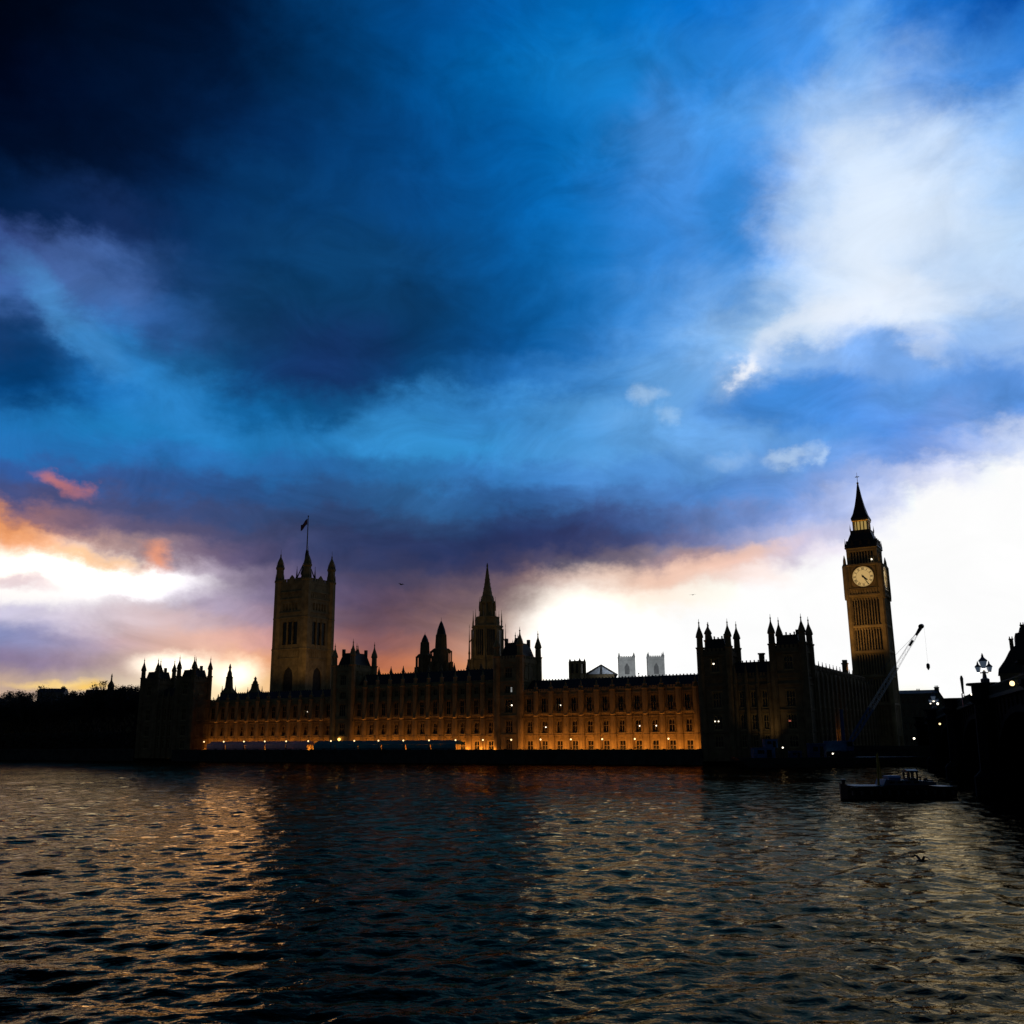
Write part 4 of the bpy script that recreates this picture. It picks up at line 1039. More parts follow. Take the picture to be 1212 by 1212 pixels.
def post_lamp(label, loc, h, gmat, r=.28, power=0, colr=(1, .5, .15)):
    t = thing('lamp_post', label, 'lamp post', loc)
    m = M(); m.oct(0, 0, [(.16, 0), (.14, .3), (.06, .4), (.05, h - .3), (.12, h - .25), (.12, h - .2)]); part('post', m.mesh('post', BLACKM), t)
    m = M(); m.ball(0, 0, h, r); part('globe', m.mesh('globe', gmat), t)
    if power:
        d = lamp_data('glow', 'POINT', power, colr, shadow_soft_size=r); l = bpy.data.objects.new('glow', d); COL.objects.link(l); l.parent = t; l.location = (0, 0, h)
ORANGE = mat('sodium_globe', (.8, .5, .2), .4, emit=(1, .40, .07), es=2.0)
x, y = W2(161.5, -1.6); post_lamp('fat orange lamp glowing at the foot of the unlit river tower', (x, y, 3.2), 4.3, mat('amber_globe', (.8, .6, .3), .4, emit=(1, .50, .10), es=4), .5)
x, y = W2(-2.6, 22); post_lamp('orange sodium lamp against the dark palace side wall', (x + .8, y - .6, 3.2), 4.2, ORANGE, .42, 900, (1, .32, .04))
post_lamp('single white lamp under the left end of the bridge', (104.5, 258.5, 4.2), 2.4, LAMPW, .27)
post_lamp('single pale lamp below the dark trees on the left bank', (-196.4, 440.5, 3.2), 5.4, mat('pinkish_globe', (.8, .6, .55), .4, emit=(1, .62, .5), es=3), .5)

# ------------------------------------------------------------------ work barge with cabins and lattice crane
CABIN = mat('blue_painted_steel', (.03, .13, .34), .5, var=.3, scale=1.5)
CABIN_D = mat('dark_blue_painted_steel', (.02, .06, .20), .5, var=.3, scale=1.5)
PALE_STEEL = mat('pale_galvanised_steel', (.7, .7, .72), .6, metal=0, var=.25, scale=2)
BX, BY = 57.5, 243.0
def barge():
    t = thing('work_barge', 'long flat black work barge moored in front of the near pavilion', 'barge', (BX, BY, 0))
    m = M(); m.prism([(0, 2.3), (-2.2, 2.3), (-2.2, 1.6), (1.2, -.8), (41.5, -.8), (44.5, 1.4), (44.5, 2.3)], 0, 11); part('hull', m.mesh('hull', BLACKM), t)
    m = M()
    for k in range(22): m.tube((k * 2, .25, 2.3), (k * 2, .25, 3.3), .035)
    for z in (2.8, 3.3): m.tube((0, .25, z), (42, .25, z), .03)
    part('railing', m.mesh('railing', BLACKM), t)
    m = M(); m.ball(0, 0, 0, .42, 8, 6); fme = m.mesh('fender', BLACKM)
    for k in range(9): part('fender', fme, t, (2 + k * 4.8, -.3, .9))
    sp = M(); sp.tube((0, 0, -3), (0, 0, 13.8), .42, .42, 10); sp.oct(0, 0, [(.5, 13.6), (.5, 14.0)])
    part('spud_leg', sp.mesh('spud_leg', CABIN_D), t, (26.6, 9.5, 0))
barge()
def cabin(label, x, y, z, lx, ly, h, m1):
    t = thing('site_cabin', label, 'site cabin', (x, y, z))
    m = M(); m.box(0, lx, 0, ly, 0, h)
    for k in range(int(lx / .4)): m.box(.1 + k * .4, .25 + k * .4, -.05, -.001, .15, h - .15)
    part('body', m.mesh('body', m1), t)
    m = M(); m.box(-.1, lx + .1, -.1, ly + .1, h, h + .12); part('roof', m.mesh('roof', m1), t)
    m = M(); m.box(lx * .2, lx * .5, -.09, -.052, h * .45, h * .8); m.box(lx * .62, lx * .84, -.09, -.052, .1, h * .82); part('door_and_window', m.mesh('door_and_window', GLASS), t)
cabin('blue site cabin lying at the left end of the work barge', 59.2, 245.5, 2.31, 5.4, 2.6, 2.3, CABIN)
cabin('blue site cabin stacked upon the left cabin of the barge', 62.2, 245.6, 4.75, 3.2, 2.4, 1.9, CABIN)
cabin('dark blue steel cabin at the middle of the work barge', 73.2, 245.5, 2.31, 4.0, 2.5, 3.2, CABIN_D)
cabin('low dark blue generator box between the barge cabins', 68.2, 245.0, 2.31, 2.8, 2.0, 1.5, CABIN_D)
def crane():
    t = thing('lattice_crane', 'crawler crane on the barge with a long pale lattice boom raised to the right', 'crane', (82.0, 248.0, 2.31))
    m = M()
    for y in (-2.2, 1.4): m.prism([(-3, .2), (-2.4, 0), (2.4, 0), (3, .2), (3, .9), (2.4, 1.2), (-2.4, 1.2), (-3, .9)], y, y + .9)
    part('crawler_track', m.mesh('crawler_track', BLACKM), t)
    m = M(); m.oct(0, 0, [(1.2, 1.1), (1.2, 1.5)], 16); m.box(-4.0, 1.6, -1.6, 1.6, 1.5, 3.9); m.box(-4.6, -3.4, -1.7, 1.7, 1.4, 3.2); part('machine_house', m.mesh('machine_house', CABIN), t)
    m = M(); m.prism([(.6, 1.5), (2.3, 1.5), (2.5, 2.6), (2.0, 4.0), (.6, 4.0)], -1.75, -.75); part('cab', m.mesh('cab', CABIN_D), t)
    m = M(); m.box(.8, 2.1, -1.8, -1.76, 2.6, 3.7); part('cab_window', m.mesh('cab_window', GLASS), t)
    foot = Vector((1.2, 0, 2.2)); tip = Vector((103.9 - 82.0, -2.5, 34.3 - 2.31))
    ax = (tip - foot); Lb = ax.length; ax.normalize()
    side = Vector((0, 1, 0)); side = (side - ax * side.dot(ax)).normalized(); upv = ax.cross(side)
    def boom(f0, f1, w0, w1, w2, nseg, r):
        m = M(); prev = None
        for k in range(nseg + 1):
            q = k / nseg; f = f0 + (f1 - f0) * q
            w_ = (w0 + (w1 - w0) * min(1, q * 3)) if q < .34 else (w1 + (w2 - w1) * max(0, (q - .66) / .34))
            c = foot + ax * Lb * f
            cs = [c + side * sx * w_ + upv * sy * w_ for sx, sy in ((-1, -1), (1, -1), (1, 1), (-1, 1))]
            if prev:
                for i in range(4): m.tube(prev[i], cs[i], r, r, 5); m.tube(prev[i], cs[(i + 1) % 4], r * .5, r * .5, 4)
            for i in range(4): m.tube(cs[i], cs[(i + 1) % 4], r * .5, r * .5, 4)
            prev = cs
        return m
    part('boom_foot', boom(0, .32, .18, .55, .55, 7, .09).mesh('boom_foot', CABIN), t)
    part('boom_middle', boom(.32, .66, .55, .55, .45, 8, .075).mesh('boom_middle', PALE_STEEL), t)
    part('boom_top', boom(.66, 1.0, .45, .36, .12, 9, .028).mesh('boom_top', PALE_STEEL), t)
    m = M()
    m.tube(foot + ax * Lb * .93, tip, .32, .5, 8); m.tube(tip - Vector((.3, .4, 0)), tip + Vector((.3, .4, .2)), .62, .62, 10)
    m.tube(foot + ax * Lb * .84, foot + ax * Lb * .885, .3, .34, 8); part('boom_head', m.mesh('boom_head', BLACKM), t)
    m = M(); m.tube(Vector((-3.2, 0, 3.9)), Vector((-2.4, 0, 8.6)), .12); m.tube(Vector((-2.4, 0, 8.6)), foot + ax * Lb * .92 + upv * .3, .035, .035, 4); part('gantry_and_pendants', m.mesh('gantry_and_pendants', BLACKM), t)
    m = M(); m.tube(tip + Vector((.7, 0, -.2)), tip + Vector((.7, 0, -9.4)), .014, .014, 4); m.oct(tip.x + .7, tip.y, [(.12, tip.z - 9.2), (.42, tip.z - 9.5), (.42, tip.z - 10.3), (.1, tip.z - 10.9)], 8); part('hook_block', m.mesh('hook_block', BLACKM), t)
crane()
def barge_lamp(label, loc, h=1.2): post_lamp(label, loc, h, LAMPW, .2)
barge_lamp('tiny white lamp on the front edge of the barge', (78.3, 244.0, 2.31), .9)
barge_lamp('tiny white lamp beside the left barge cabins', (66.4, 245.0, 2.31), 2.4)

# ------------------------------------------------------------------ workboat in the river
def workboat():
    t = thing('workboat', 'low dark workboat with a small wheelhouse and two yellow poles', 'boat', (40.35, 124.0, 0))
    hull = M(); L_ = 13.75; n = 24; rings = []
    for k in range(n + 1):
        q = k / n; x = L_ * q
        bw = 2.1 * min(1, (q / .16) ** .6 + .12) * (1 - .15 * max(0, (q - .8) / .2))
        top = 1.58 + .28 * max(0, 1 - q / .06) - .16 * max(0, (q - .6) / .4)
        keel = -.7 + .5 * max(0, 1 - q / .1)
        if q > .965: keel = .35
        rings.append([(x, -bw, top), (x, -bw * .96, top - .35), (x, -bw * .8, .05), (x, -bw * .3, keel), (x, bw * .3, keel), (x, bw * .8, .05), (x, bw * .96, top - .35), (x, bw, top)])
    vs = [p for r in rings for p in r]; fs = []
    for k in range(n):
        for j in range(8): a, b = k * 8 + j, k * 8 + (j + 1) % 8; fs.append((a, b, b + 8, a + 8))
    fs += [tuple(range(8)), tuple(reversed(range(n * 8, n * 8 + 8)))]
    hull.add(vs, fs); part('hull', hull.mesh('hull', BLACKM), t)
    m = M()
    for k in range(12): m.tube((.9 + k * 1.1, -2.05, 1.0), (.9 + k * 1.1, -2.2, .5), .2, .2, 8)
    m.box(.6, 13.4, -2.18, -2.02, 1.30, 1.48); part('rubbing_strake', m.mesh('rubbing_strake', BLACKM), t)
    m = M(); m.oct(.45, 0, [(.22, 1.6), (.2, 2.15), (.3, 2.2), (.3, 2.3)]); m.oct(13.3, -1.2, [(.14, 1.5), (.14, 1.95), (.2, 2.0)]); part('bollard', m.mesh('bollard', BLACKM), t)
    m = M(); m.prism([(4.9, 1.65), (11.4, 1.6), (11.3, 2.0), (9.9, 2.12), (5.2, 2.3)], -1.55, 1.55); part('deckhouse', m.mesh('deckhouse', mat('boat_blue_paint', (.05, .085, .16), .5, var=.2)), t)
    m = M()
    for k in range(4): m.box(5.6 + k * 1.0, 6.2 + k * 1.0, -1.58, -1.552, 1.86, 2.06)
    part('deckhouse_window', m.mesh('deckhouse_window', GLASS), t)
    m = M(); wx0, wx1 = 8.25, 9.45
    for x in (wx0, (wx0 + wx1) / 2 - .1, wx1 - .2):
        for y in (-.9, .75): m.box(x, x + .2, y, y + .15, 2.1, 3.1)
    m.box(wx0, wx1, -.92, .92, 2.05, 2.42); wh = part('wheelhouse', m.mesh('wheelhouse', BLACKM), t)
    m = M(); m.prismx([(-.98, 3.08), (.98, 3.08), (.8, 3.3), (0, 3.48), (-.8, 3.3)], wx0 - .1, wx1 + .1); part('wheelhouse_roof', m.mesh('wheelhouse_roof', BLACKM), wh)
    m = M(); m.box(5.8, 7.2, -1.0, 1.0, 2.2, 2.5); m.prismx([(-1.05, 2.5), (1.05, 2.5), (.7, 2.72), (-.7, 2.72)], 5.7, 7.3); part('engine_casing', m.mesh('engine_casing', CABIN), t)
    m = M()
    for k in range(5): m.tube((11.5 + k * .45, -1.75, 1.6), (11.5 + k * .45, -1.75, 2.05), .025)
    m.tube((11.5, -1.75, 2.05), (13.3, -1.75, 2.0), .025); m.tube((9.9, .6, 3.0), (10.0, .6, 3.9), .03); m.tube((9.8, .6, 3.5), (10.15, .6, 3.5), .02); part('railing', m.mesh('railing', BLACKM), t)
    ye = mat('yellow_paint', (.34, .25, .02), .6, var=.25)
    m = M(); m.tube((4.55, -.7, 1.5), (4.72, -.7, 5.35), .14, .13, 10); part('yellow_pole', m.mesh('yellow_pole', ye), t)
    m = M(); m.tube((5.55, .9, 2.2), (5.35, .9, 5.45), .075, .07, 8); part('yellow_pole', m.mesh('yellow_pole', ye), t)
    m = M(); m.oct(10.5, -.4, [(.3, 1.95), (.26, 2.3), (.12, 2.42)]); part('capstan', m.mesh('capstan', BLACKM), t)
    m = M(); m.oct(10.1, .2, [(.12, 2.0), (.1, 2.4), (.24, 2.42), (.2, 2.6)]); part('vent_cowl', m.mesh('vent_cowl', BLACKM), t)
    m = M(); m.box(10.9, 11.7, .2, 1.0, 1.75, 2.16); part('deck_box', m.mesh('deck_box', BLACKM), t)
workboat()

# ------------------------------------------------------------------ the bridge on the right
BRA = math.atan2(.945, .328)
def BRW(x, y): return (55 + x * .328 - y * .945, 108 + x * .945 + y * .328)
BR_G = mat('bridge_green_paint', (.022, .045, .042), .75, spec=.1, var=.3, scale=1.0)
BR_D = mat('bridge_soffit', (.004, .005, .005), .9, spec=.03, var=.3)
PIERS = [-66, -24, 18, 61, 108, 152]
def par_top(x): return 13.55 - 2.3 * (max(0, x - 25) / 140.0) ** 1.2
def bridge():
    t = thing('arch_bridge', 'low dark green road bridge of shallow arches receding along the right edge', 'bridge', (55, 108, 0), BRA)
    ends = [-112] + PIERS + [176]
    for a, b in zip(ends[:-1], ends[1:]):
        m = M(); n = 20; x0, x1 = a + 1.6, b - 1.6; pts = []
        for k in range(n + 1):
            q = k / n; x = x0 + (x1 - x0) * q
            pts.append((x, 3.0 + (par_top((a + b) / 2) - 3.6 - 3.0) * math.sqrt(max(0, 1 - (2 * q - 1) ** 2))))
        top = [(x, par_top(x) - 1.25) for x, z in pts]
        for k in range(n):                                  # arch ring and spandrel, full width of the deck
            (xa, za), (xb, zb) = pts[k], pts[k + 1]
            m.prism([(xa, za), (xb, zb), (xb, top[k + 1][1]), (xa, top[k][1])], -26, 0)
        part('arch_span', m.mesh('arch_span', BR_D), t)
        m = M()
        for k in range(n):
            (xa, za), (xb, zb) = pts[k], pts[k + 1]; m.prism([(xa, za), (xb, zb), (xb, zb + .7), (xa, za + .7)], .002, .22)
        for k in range(1, 12):
            x = x0 + (x1 - x0) * k / 12; q = (x - x0) / (x1 - x0); zb_ = 3.0 + (par_top((a + b) / 2) - 6.6) * math.sqrt(max(0, 1 - (2 * q - 1) ** 2)) + .75
            zt_ = par_top(x) - 1.6
            if zt_ - zb_ > .5: m.box(x - .12, x + .12, .003, .16, zb_, zt_)
        part('spandrel_rib', m.mesh('spandrel_rib', BR_D), t)
    m = M(); n = 72
    for k in range(n):
        xa, xb = -112 + 288 * k / n, -112 + 288 * (k + 1) / n; za, zb = par_top(xa), par_top(xb)
        m.prism([(xa, za - 1.6), (xb, zb - 1.6), (xb, zb - 1.2), (xa, za - 1.2)], .004, .55)
        m.prism([(xa, za - 1.2), (xb, zb - 1.2), (xb, zb - .16), (xa, za - .16)], .05, .28)
        m.prism([(xa, za - .16), (xb, zb - .16), (xb, zb), (xa, za)], -.05, .40)
        for j in range(6):
            x = xa + (xb - xa) * (j + .5) / 6; z = za + (zb - za) * (j + .5) / 6; m.box(x - .09, x + .09, .281, .36, z - 1.15, z - .2)
    part('parapet', m.mesh('parapet', BR_G), t)
    m = M()
    for k in range(n):
        xa, xb = -112 + 288 * k / n, -112 + 288 * (k + 1) / n; za, zb = par_top(xa), par_top(xb)
        m.prism([(xa, za - 1.3), (xb, zb - 1.3), (xb, zb), (xa, za)], -26.3, -26.0)
    part('far_parapet', m.mesh('far_parapet', BR_G), t)
    for x in PIERS:
        zt = par_top(x)
        m = M(); m.prism([(x - 1.6, -3), (x + 1.6, -3), (x + 1.6, zt - 1.7), (x - 1.6, zt - 1.7)], -26, .3)
        m.add([], []); m.oct(x, .6, [(2.6, -3), (2.6, 2.4), (1.75, 3.2), (1.6, zt - 2.2), (2.2, zt - 1.6), (2.2, zt - 1.2), (1.7, zt - 1.1), (1.7, zt + .1), (2.3, zt + .2), (2.3, zt + .45)])
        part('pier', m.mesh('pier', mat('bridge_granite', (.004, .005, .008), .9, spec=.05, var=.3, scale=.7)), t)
bridge()
LANTERN = mat('frosted_lantern_glass', (.30, .36, .42), .25, var=.2, scale=3, emit=(.40, .55, .80), es=.09)
def triple_lamp():
    t = thing('triple_lantern', '', 'street lamp', (0, 0, 0), BRA, 'triple lanterns on the bridge piers')
    m = M(); m.oct(0, 0, [(.55, 0), (.55, .5), (.28, .65), (.2, 1.3), (.26, 1.4), (.12, 1.5), (.1, 2.5)])
    m.tube((0, -.66, 1.3), (0, .66, 1.3), .07); m.tube((0, 0, 1.35), (0, 0, 2.6), .09)
    for sx in (-1, 1): m.tube((0, sx * .66, 1.25), (0, sx * .66, 1.45), .1)
    part('standard', m.mesh('standard', mat('lamp_blue_iron', (.02, .035, .075), .5)), t)
    for x, z, sc in ((-.66, 1.35, .85), (.66, 1.35, .85), (0, 1.85, 1.15)):
        m = M(); m.oct(0, 0, [(.2, 0), (.42, .75), (.44, .8)]); lt = part('lantern', m.mesh('lantern', LANTERN), t, (0, x, z)); lt.scale = (sc, sc, sc)
        m = M(); m.oct(0, 0, [(.5, .8), (.46, .92), (.22, 1.15), (.12, 1.3), (.14, 1.36), (.03, 1.7)]); part('lantern_roof', m.mesh('lantern_roof', mat('lamp_blue_iron', (.02, .035, .075), .5)), lt)
        m = M(); m.ball(0, 0, -.02, .19); part('bulb', m.mesh('bulb', LAMPW), lt)
    return t
tr = triple_lamp()
for k, (x, lab) in enumerate(((18, 'nearest and largest triple lantern on the bridge, pale glass with a pointed top'), 
                              (108, 'farthest small triple lantern, near where the bridge meets the far bank'))):
    o = tr if k == 0 else copy_tree(tr)
    wx, wy = BRW(x, .5); o.location = (wx, wy, par_top(x) + .45); o['label'] = lab
for k, (x, y, z, lab) in enumerate(((60.2, 3.2, 12.7, 'left one of two white lamps under the flat top of the middle bridge pier'), (58.6, 3.3, 12.7, 'right one of two white lamps under the flat top of the middle bridge pier'),
                                    (61.4, 3.1, 9.4, 'lower amber lamp on the middle bridge pier, below the white pair'), (27.0, 1.2, 13.0, 'small pale lamp just left of the nearest lantern pier'))):
    wx, wy = BRW(x, y); t = thing('pier_lamp', lab, 'lamp', (wx, wy, z), BRA, 'small lamps on the bridge piers')
    m = M(); m.tube((0, -1.0, .1), (0, -.1, .05), .05, .05, 6); m.tube((0, -.12, .3), (0, 0, .1), .1, .16, 8); part('bracket', m.mesh('bracket', BLACKM), t)
    m = M(); m.ball(0, .08, -.05, .17); part('globe', m.mesh('globe', LAMPG if k == 2 else LAMPW), t)
wx, wy = BRW(-6.0, .75)
def bulkhead():
    t = thing('bulkhead_lamp', 'round lit lamp fixed to the green bridge cornice at the right edge', 'lamp', (wx, wy, par_top(-6) - .75), BRA)
    m = M(); m.tube((0, -.4, 0), (0, -.1, 0), .18, .12, 10); part('bracket', m.mesh('bracket', BLACKM), t)
    m = M(); m.ball(0, 0, 0, .26); part('globe', m.mesh('globe', LAMPG), t)
bulkhead()
wx, wy = BRW(26, 2.6)
def signboard():
    t = thing('navigation_board', 'narrow pinkish board hanging on the nearest lantern pier of the bridge', 'sign', (wx, wy, 11.3), BRA)
    m = M(); m.box(-.35, .35, .02, .07, 0, 1.7); part('board', m.mesh('board', mat('faded_red_paint', (.42, .14, .15), .6)), t)
    m = M(); m.box(-.42, .42, -.02, .018, -.08, 1.78); m.tube((0, 0, .3), (0, -.9, .3), .05); m.tube((0, 0, 1.4), (0, -.9, 1.4), .05); part('frame', m.mesh('frame', BLACKM), t)
signboard()

# ------------------------------------------------------------------ people walking over the bridge
SKIN = mat('skin', (.42, .27, .20), .7, var=.1)
HAIR = mat('dark_hair', (.03, .022, .018), .7, var=.2)
def person(label, loc, rz, coat, stride=.25, arm=.2, hair=HAIR):
    t = thing('person', label, 'person', loc, rz, 'people walking over the bridge')
    # one continuous body: joints, edges and radii grown with a skin modifier
    J = [((0, 0, .98), .15), ((0, 0, 1.2), .16), ((0, .01, 1.42), .17), ((0, .01, 1.53), .065), ((0, .03, 1.60), .085), ((0, .03, 1.70), .105), ((0, .02, 1.78), .06),
         ((.19, .01, 1.44), .075), ((.24, -arm * .3, 1.16), .055), ((.25, -arm * .1 + .12, .92), .04), ((.25, .18, .82), .042), ((.25, .21, .76), .022),
         ((-.19, .01, 1.44), .075), ((-.24, arm * .3, 1.16), .055), ((-.25, arm * .5 + .05, .92), .04), ((-.25, arm * .6 + .08, .82), .042), ((-.25, arm * .6 + .1, .76), .022),
         ((.09, 0, .93), .11), ((.1, stride * .45, .52), .075), ((.1, stride * .2, .1), .05), ((.1, stride * .2 + .16, .04), .04),
         ((-.09, 0, .93), .11), ((-.1, -stride * .3, .52), .075), ((-.1, -stride, .12), .05), ((-.1, -stride + .15, .04), .04)]
    E = [(0, 1), (1, 2), (2, 3), (3, 4), (4, 5), (5, 6), (2, 7), (7, 8), (8, 9), (9, 10), (10, 11), (2, 12), (12, 13), (13, 14), (14, 15), (15, 16), (0, 17), (17, 18), (18, 19), (19, 20), (0, 21), (21, 22), (22, 23), (23, 24)]
    me = bpy.data.meshes.new('body_skeleton'); me.from_pydata([j[0] for j in J], E, [])
    ob = bpy.data.objects.new('body_skeleton', me); COL.objects.link(ob)
    md = ob.modifiers.new('skin', 'SKIN')
    for i, (p_, r) in enumerate(J): me.skin_vertices[0].data[i].radius = (r, r * .9)
    me.skin_vertices[0].data[0].use_root = True
    ob.modifiers.new('sub', 'SUBSURF').levels = 1
    dg = bpy.context.evaluated_depsgraph_get(); dg.update()
    bme = bpy.data.meshes.new_from_object(ob.evaluated_get(dg)); bme.name = 'body'
    bpy.data.objects.remove(ob)
    bme.materials.clear(); bme.materials.append(SKIN); bme.materials.append(mat('dark_trousers', (.03, .03, .04), .9))
    for p_ in bme.polygons: p_.material_index = 1 if p_.center.z < .98 and abs(p_.center.x) < .2 else 0
    part('body', bme, t)
    m = M(); m.loft([(0, .0, (.24, .2), .62), (0, 0, (.23, .19), .95), (0, .01, (.22, .17), 1.2), (0, .01, (.25, .17), 1.4), (0, .01, (.12, .11), 1.53)], 14)
    for sx in (-1, 1):
        a_ = Vector((.19 * sx, .01, 1.44)); b_2 = Vector((.24 * sx, -sx * arm * .3, 1.16)); c_2 = Vector((.25 * sx, (.12 - arm * .1) if sx > 0 else (arm * .5 + .05), .92))
        m.tube(a_, b_2, .1, .08, 8); m.tube(b_2, c_2, .08, .065, 8)
    part('coat', m.mesh('coat', coat), t)
    m = M(); m.loft([(0, .0, (.115, .12), 1.64), (0, 0, (.125, .13), 1.72), (0, .01, (.1, .11), 1.80), (0, .02, (.03, .03), 1.835)], 12); part('hair', m.mesh('hair', hair), t)
for x, y, rz, lab, c, st in ((-4.0, -1.2, 0, 'person in a pale grey coat walking along the bridge, rightmost', (.40, .40, .38), .3), (-1.6, -.9, PI, 'person in a white jacket on the bridge, second from the right edge', (.6, .6, .58), .28),
                             (2.2, -1.4, 0, 'person in an olive coat on the bridge beside the white jacket', (.22, .22, .12), .25), (5.0, -1.0, PI, 'person in a dusky pink coat on the bridge', (.30, .16, .18), .3),
                             (9.0, -1.3, 0, 'person in a dark red coat nearest the big lantern', (.16, .05, .06), .26), (-6.2, -1.0, 0, 'person in a beige coat at the very right edge of the bridge', (.45, .38, .28), .22)):
    wx, wy = BRW(x, y); person(lab, (wx, wy, par_top(x) - 1.24), BRA - PI / 2 + rz, mat('coat_%d' % int(x * 10 + 99), c, .9, var=.15), st)

# ------------------------------------------------------------------ city beyond
def block(name, label, x, y, rz, w, d, z0, z1, cat='building', roof=0, chim=(), rows=4, cols=8, m_=None, lit=0):
    t = thing(name, label, cat, (x, y, z0), rz)
    m_ = m_ or STONE_D
    m = M(); m.box(-w / 2, w / 2, 0, d, 0, z1 - z0)
    for k in range(rows): zz = (z1 - z0) * (k + .92) / rows; m.box(-w / 2 - .1, w / 2 + .1, -.15, -.002, zz - .3, zz)
    part('wall', m.mesh('wall', m_), t)
    if roof:
        m = M(); m.prismx([(-.3, z1 - z0 + .002), (d + .3, z1 - z0 + .002), (d * .6, z1 - z0 + roof), (d * .4, z1 - z0 + roof)], -w / 2 - .2, w / 2 + .2); rf = part('roof', m.mesh('roof', SLATE), t)
    else:
        m = M(); m.box(-w / 2, w / 2, 0, .4, z1 - z0 + .002, z1 - z0 + .9); m.box(-w / 4, w / 5, d * .3, d * .7, z1 - z0 + .002, z1 - z0 + 2.0); rf = part('roof', m.mesh('roof', SLATE), t)
    for cx, ch in chim:
        m = M(); m.box(cx - .9, cx + .9, d * .35, d * .6, z1 - z0, z1 - z0 + ch); m.box(cx - 1.05, cx + 1.05, d * .33, d * .62, z1 - z0 + ch, z1 - z0 + ch + .3)
        for q in (-.5, 0, .5): m.oct(cx + q, d * .47, [(.18, z1 - z0 + ch + .3), (.15, z1 - z0 + ch + 1.0)])
        part('chimney', m.mesh('chimney', m_), rf)
    wm = M(); ww_, hh_ = w / cols * .45, (z1 - z0) / rows * .5
    wm.box(-ww_ / 2, ww_ / 2, -.08, -.003, 0, hh_); wme = wm.mesh('window', GLASS); 
    for r_ in range(rows):
        for c in range(cols): part('window', wme, t, (-w / 2 + w * (c + .5) / cols, 0, (z1 - z0) * (r_ + .25) / rows))
    return t
block('office_block', 'flat-roofed dark building with chimneys between clock tower and bridge', 171.5, 418, math.radians(-22), 17, 14, 3.1, 24.6, roof=1.6, chim=((8.6, 2.4), (1.2, 1.2)), m_=mat('dim_greenish_stone', (.10, .10, .07), .9))
def gable():
    t = thing('gabled_house', 'pale house end with a steep sloping gable right of the chimneyed building', 'house', (182.0, 419, 3.1), math.radians(-22))
    m = M(); m.prism([(-2.6, 0), (5.2, 0), (5.2, 9), (1.8, 18), (-.6, 22.4), (-2.6, 22.4)], 0, 12); part('wall', m.mesh('wall', mat('pale_green_stone', (.20, .23, .19), .9)), t)
    m = M(); m.prism([(5.2, 9.1), (5.9, 8.6), (2.3, 18.2), (-.3, 23.0), (-.6, 22.5), (1.8, 18.1)], -.3, 12.3); part('roof', m.mesh('roof', SLATE), t)
    wm = M(); wm.box(-.6, .6, -.07, -.002, 0, 1.9); wme = wm.mesh('window', GLASS)
    for r_ in range(5):
        for c in range(2): part('window', wme, t, (-.9 + 2.2 * c, 0, 2 + 3.6 * r_))
gable()
def far_spire(label, x, y, z1, zt, r):
    t = thing('distant_spire', label, 'spire', (x, y, 3.1))
    m = M(); m.sq(0, 0, [(r * 1.5, 0), (r * 1.5, z1 - 3.1)]); part('tower', m.mesh('tower', STONE_D), t)
    m = M(); m.oct(0, 0, [(r * 1.3, z1 - 3.1), (r * .6, z1 + (zt - z1) * .4 - 3.1), (.15, zt - 3.1)]); part('spire', m.mesh('spire', SLATE), t)
far_spire('tiny distant spire between the gabled house and the bridge', 217, 490, 17.5, 23.5, .9)
block('low_block', 'low dark block at the far end of the bridge', 200, 440, math.radians(-22), 26, 12, 3.1, 13.2, rows=3)
block('low_block', 'low dark block behind the middle bridge lanterns', 172, 352, math.radians(-24), 46, 12, 3.1, 12.0, rows=3)
def mansion():
    t = thing('chimneyed_mansion_block', 'tall dark mansion block with stepped roofs and chimneys behind the bridge', 'building', (176.0, 326, 3.1), math.radians(-26))
    m = M(); m.box(-12, 26, 0, 18, 0, 24.5); part('wall', m.mesh('wall', STONE_D), t)
    m = M(); m.prism([(-12.5, 24.5), (26.5, 24.5), (26, 43), (2, 43), (-1, 41.5), (-2.5, 40.1), (-4.35, 39.6), (-4.5, 38.0), (-5.9, 37.7), (-6.1, 33.5), (-7.2, 33.3), (-8.4, 31.7), (-10.0, 28.9), (-12.2, 26.0)], -.2, 18.2); rf = part('roof', m.mesh('roof', SLATE), t)
    for x, z0, z1 in ((-7.3, 34, 39.0), (-3.4, 40, 43.6), (.6, 42, 46.5), (4.6, 43, 47.6), (9.8, 43, 48), (15, 43, 48)):
        m = M(); m.box(x - .62, x + .62, 2, 4.4, z0 - 4, z1 - 3.1); m.box(x - .75, x + .75, 1.8, 4.6, z1 - 3.1, z1 - 2.8)
        for q in (-.4, .4): m.oct(x + q, 3.2, [(.2, z1 - 2.8), (.16, z1 - 2.0)])
        part('chimney', m.mesh('chimney', STONE_D), rf)
    wm = M(); wm.box(-.7, .7, -.08, -.003, 0, 2.3); wme = wm.mesh('window', GLASS)
    for r_ in range(6):
        for c in range(12): part('window', wme, t, (-10.5 + 3.1 * c, 0, 1.5 + 3.8 * r_))
mansion()
def pole_flag():
    t = thing('flagpole', 'leaning mast with a furled dark flag beyond the bridge', 'flagpole', (138.0, 300, 3.1))
    m = M(); m.tube((0, 0, 0), (-.1, 0, 22), .13, .07, 8); part('mast', m.mesh('mast', BLACKM), t)
    m = M(); m.oct(-.35, 0, [(.06, 16.4), (.3, 17.0), (.42, 19.4), (.5, 21.2), (.2, 22.0)], 7); part('furled_flag', m.mesh('furled_flag', BLACKM), t)
pole_flag()
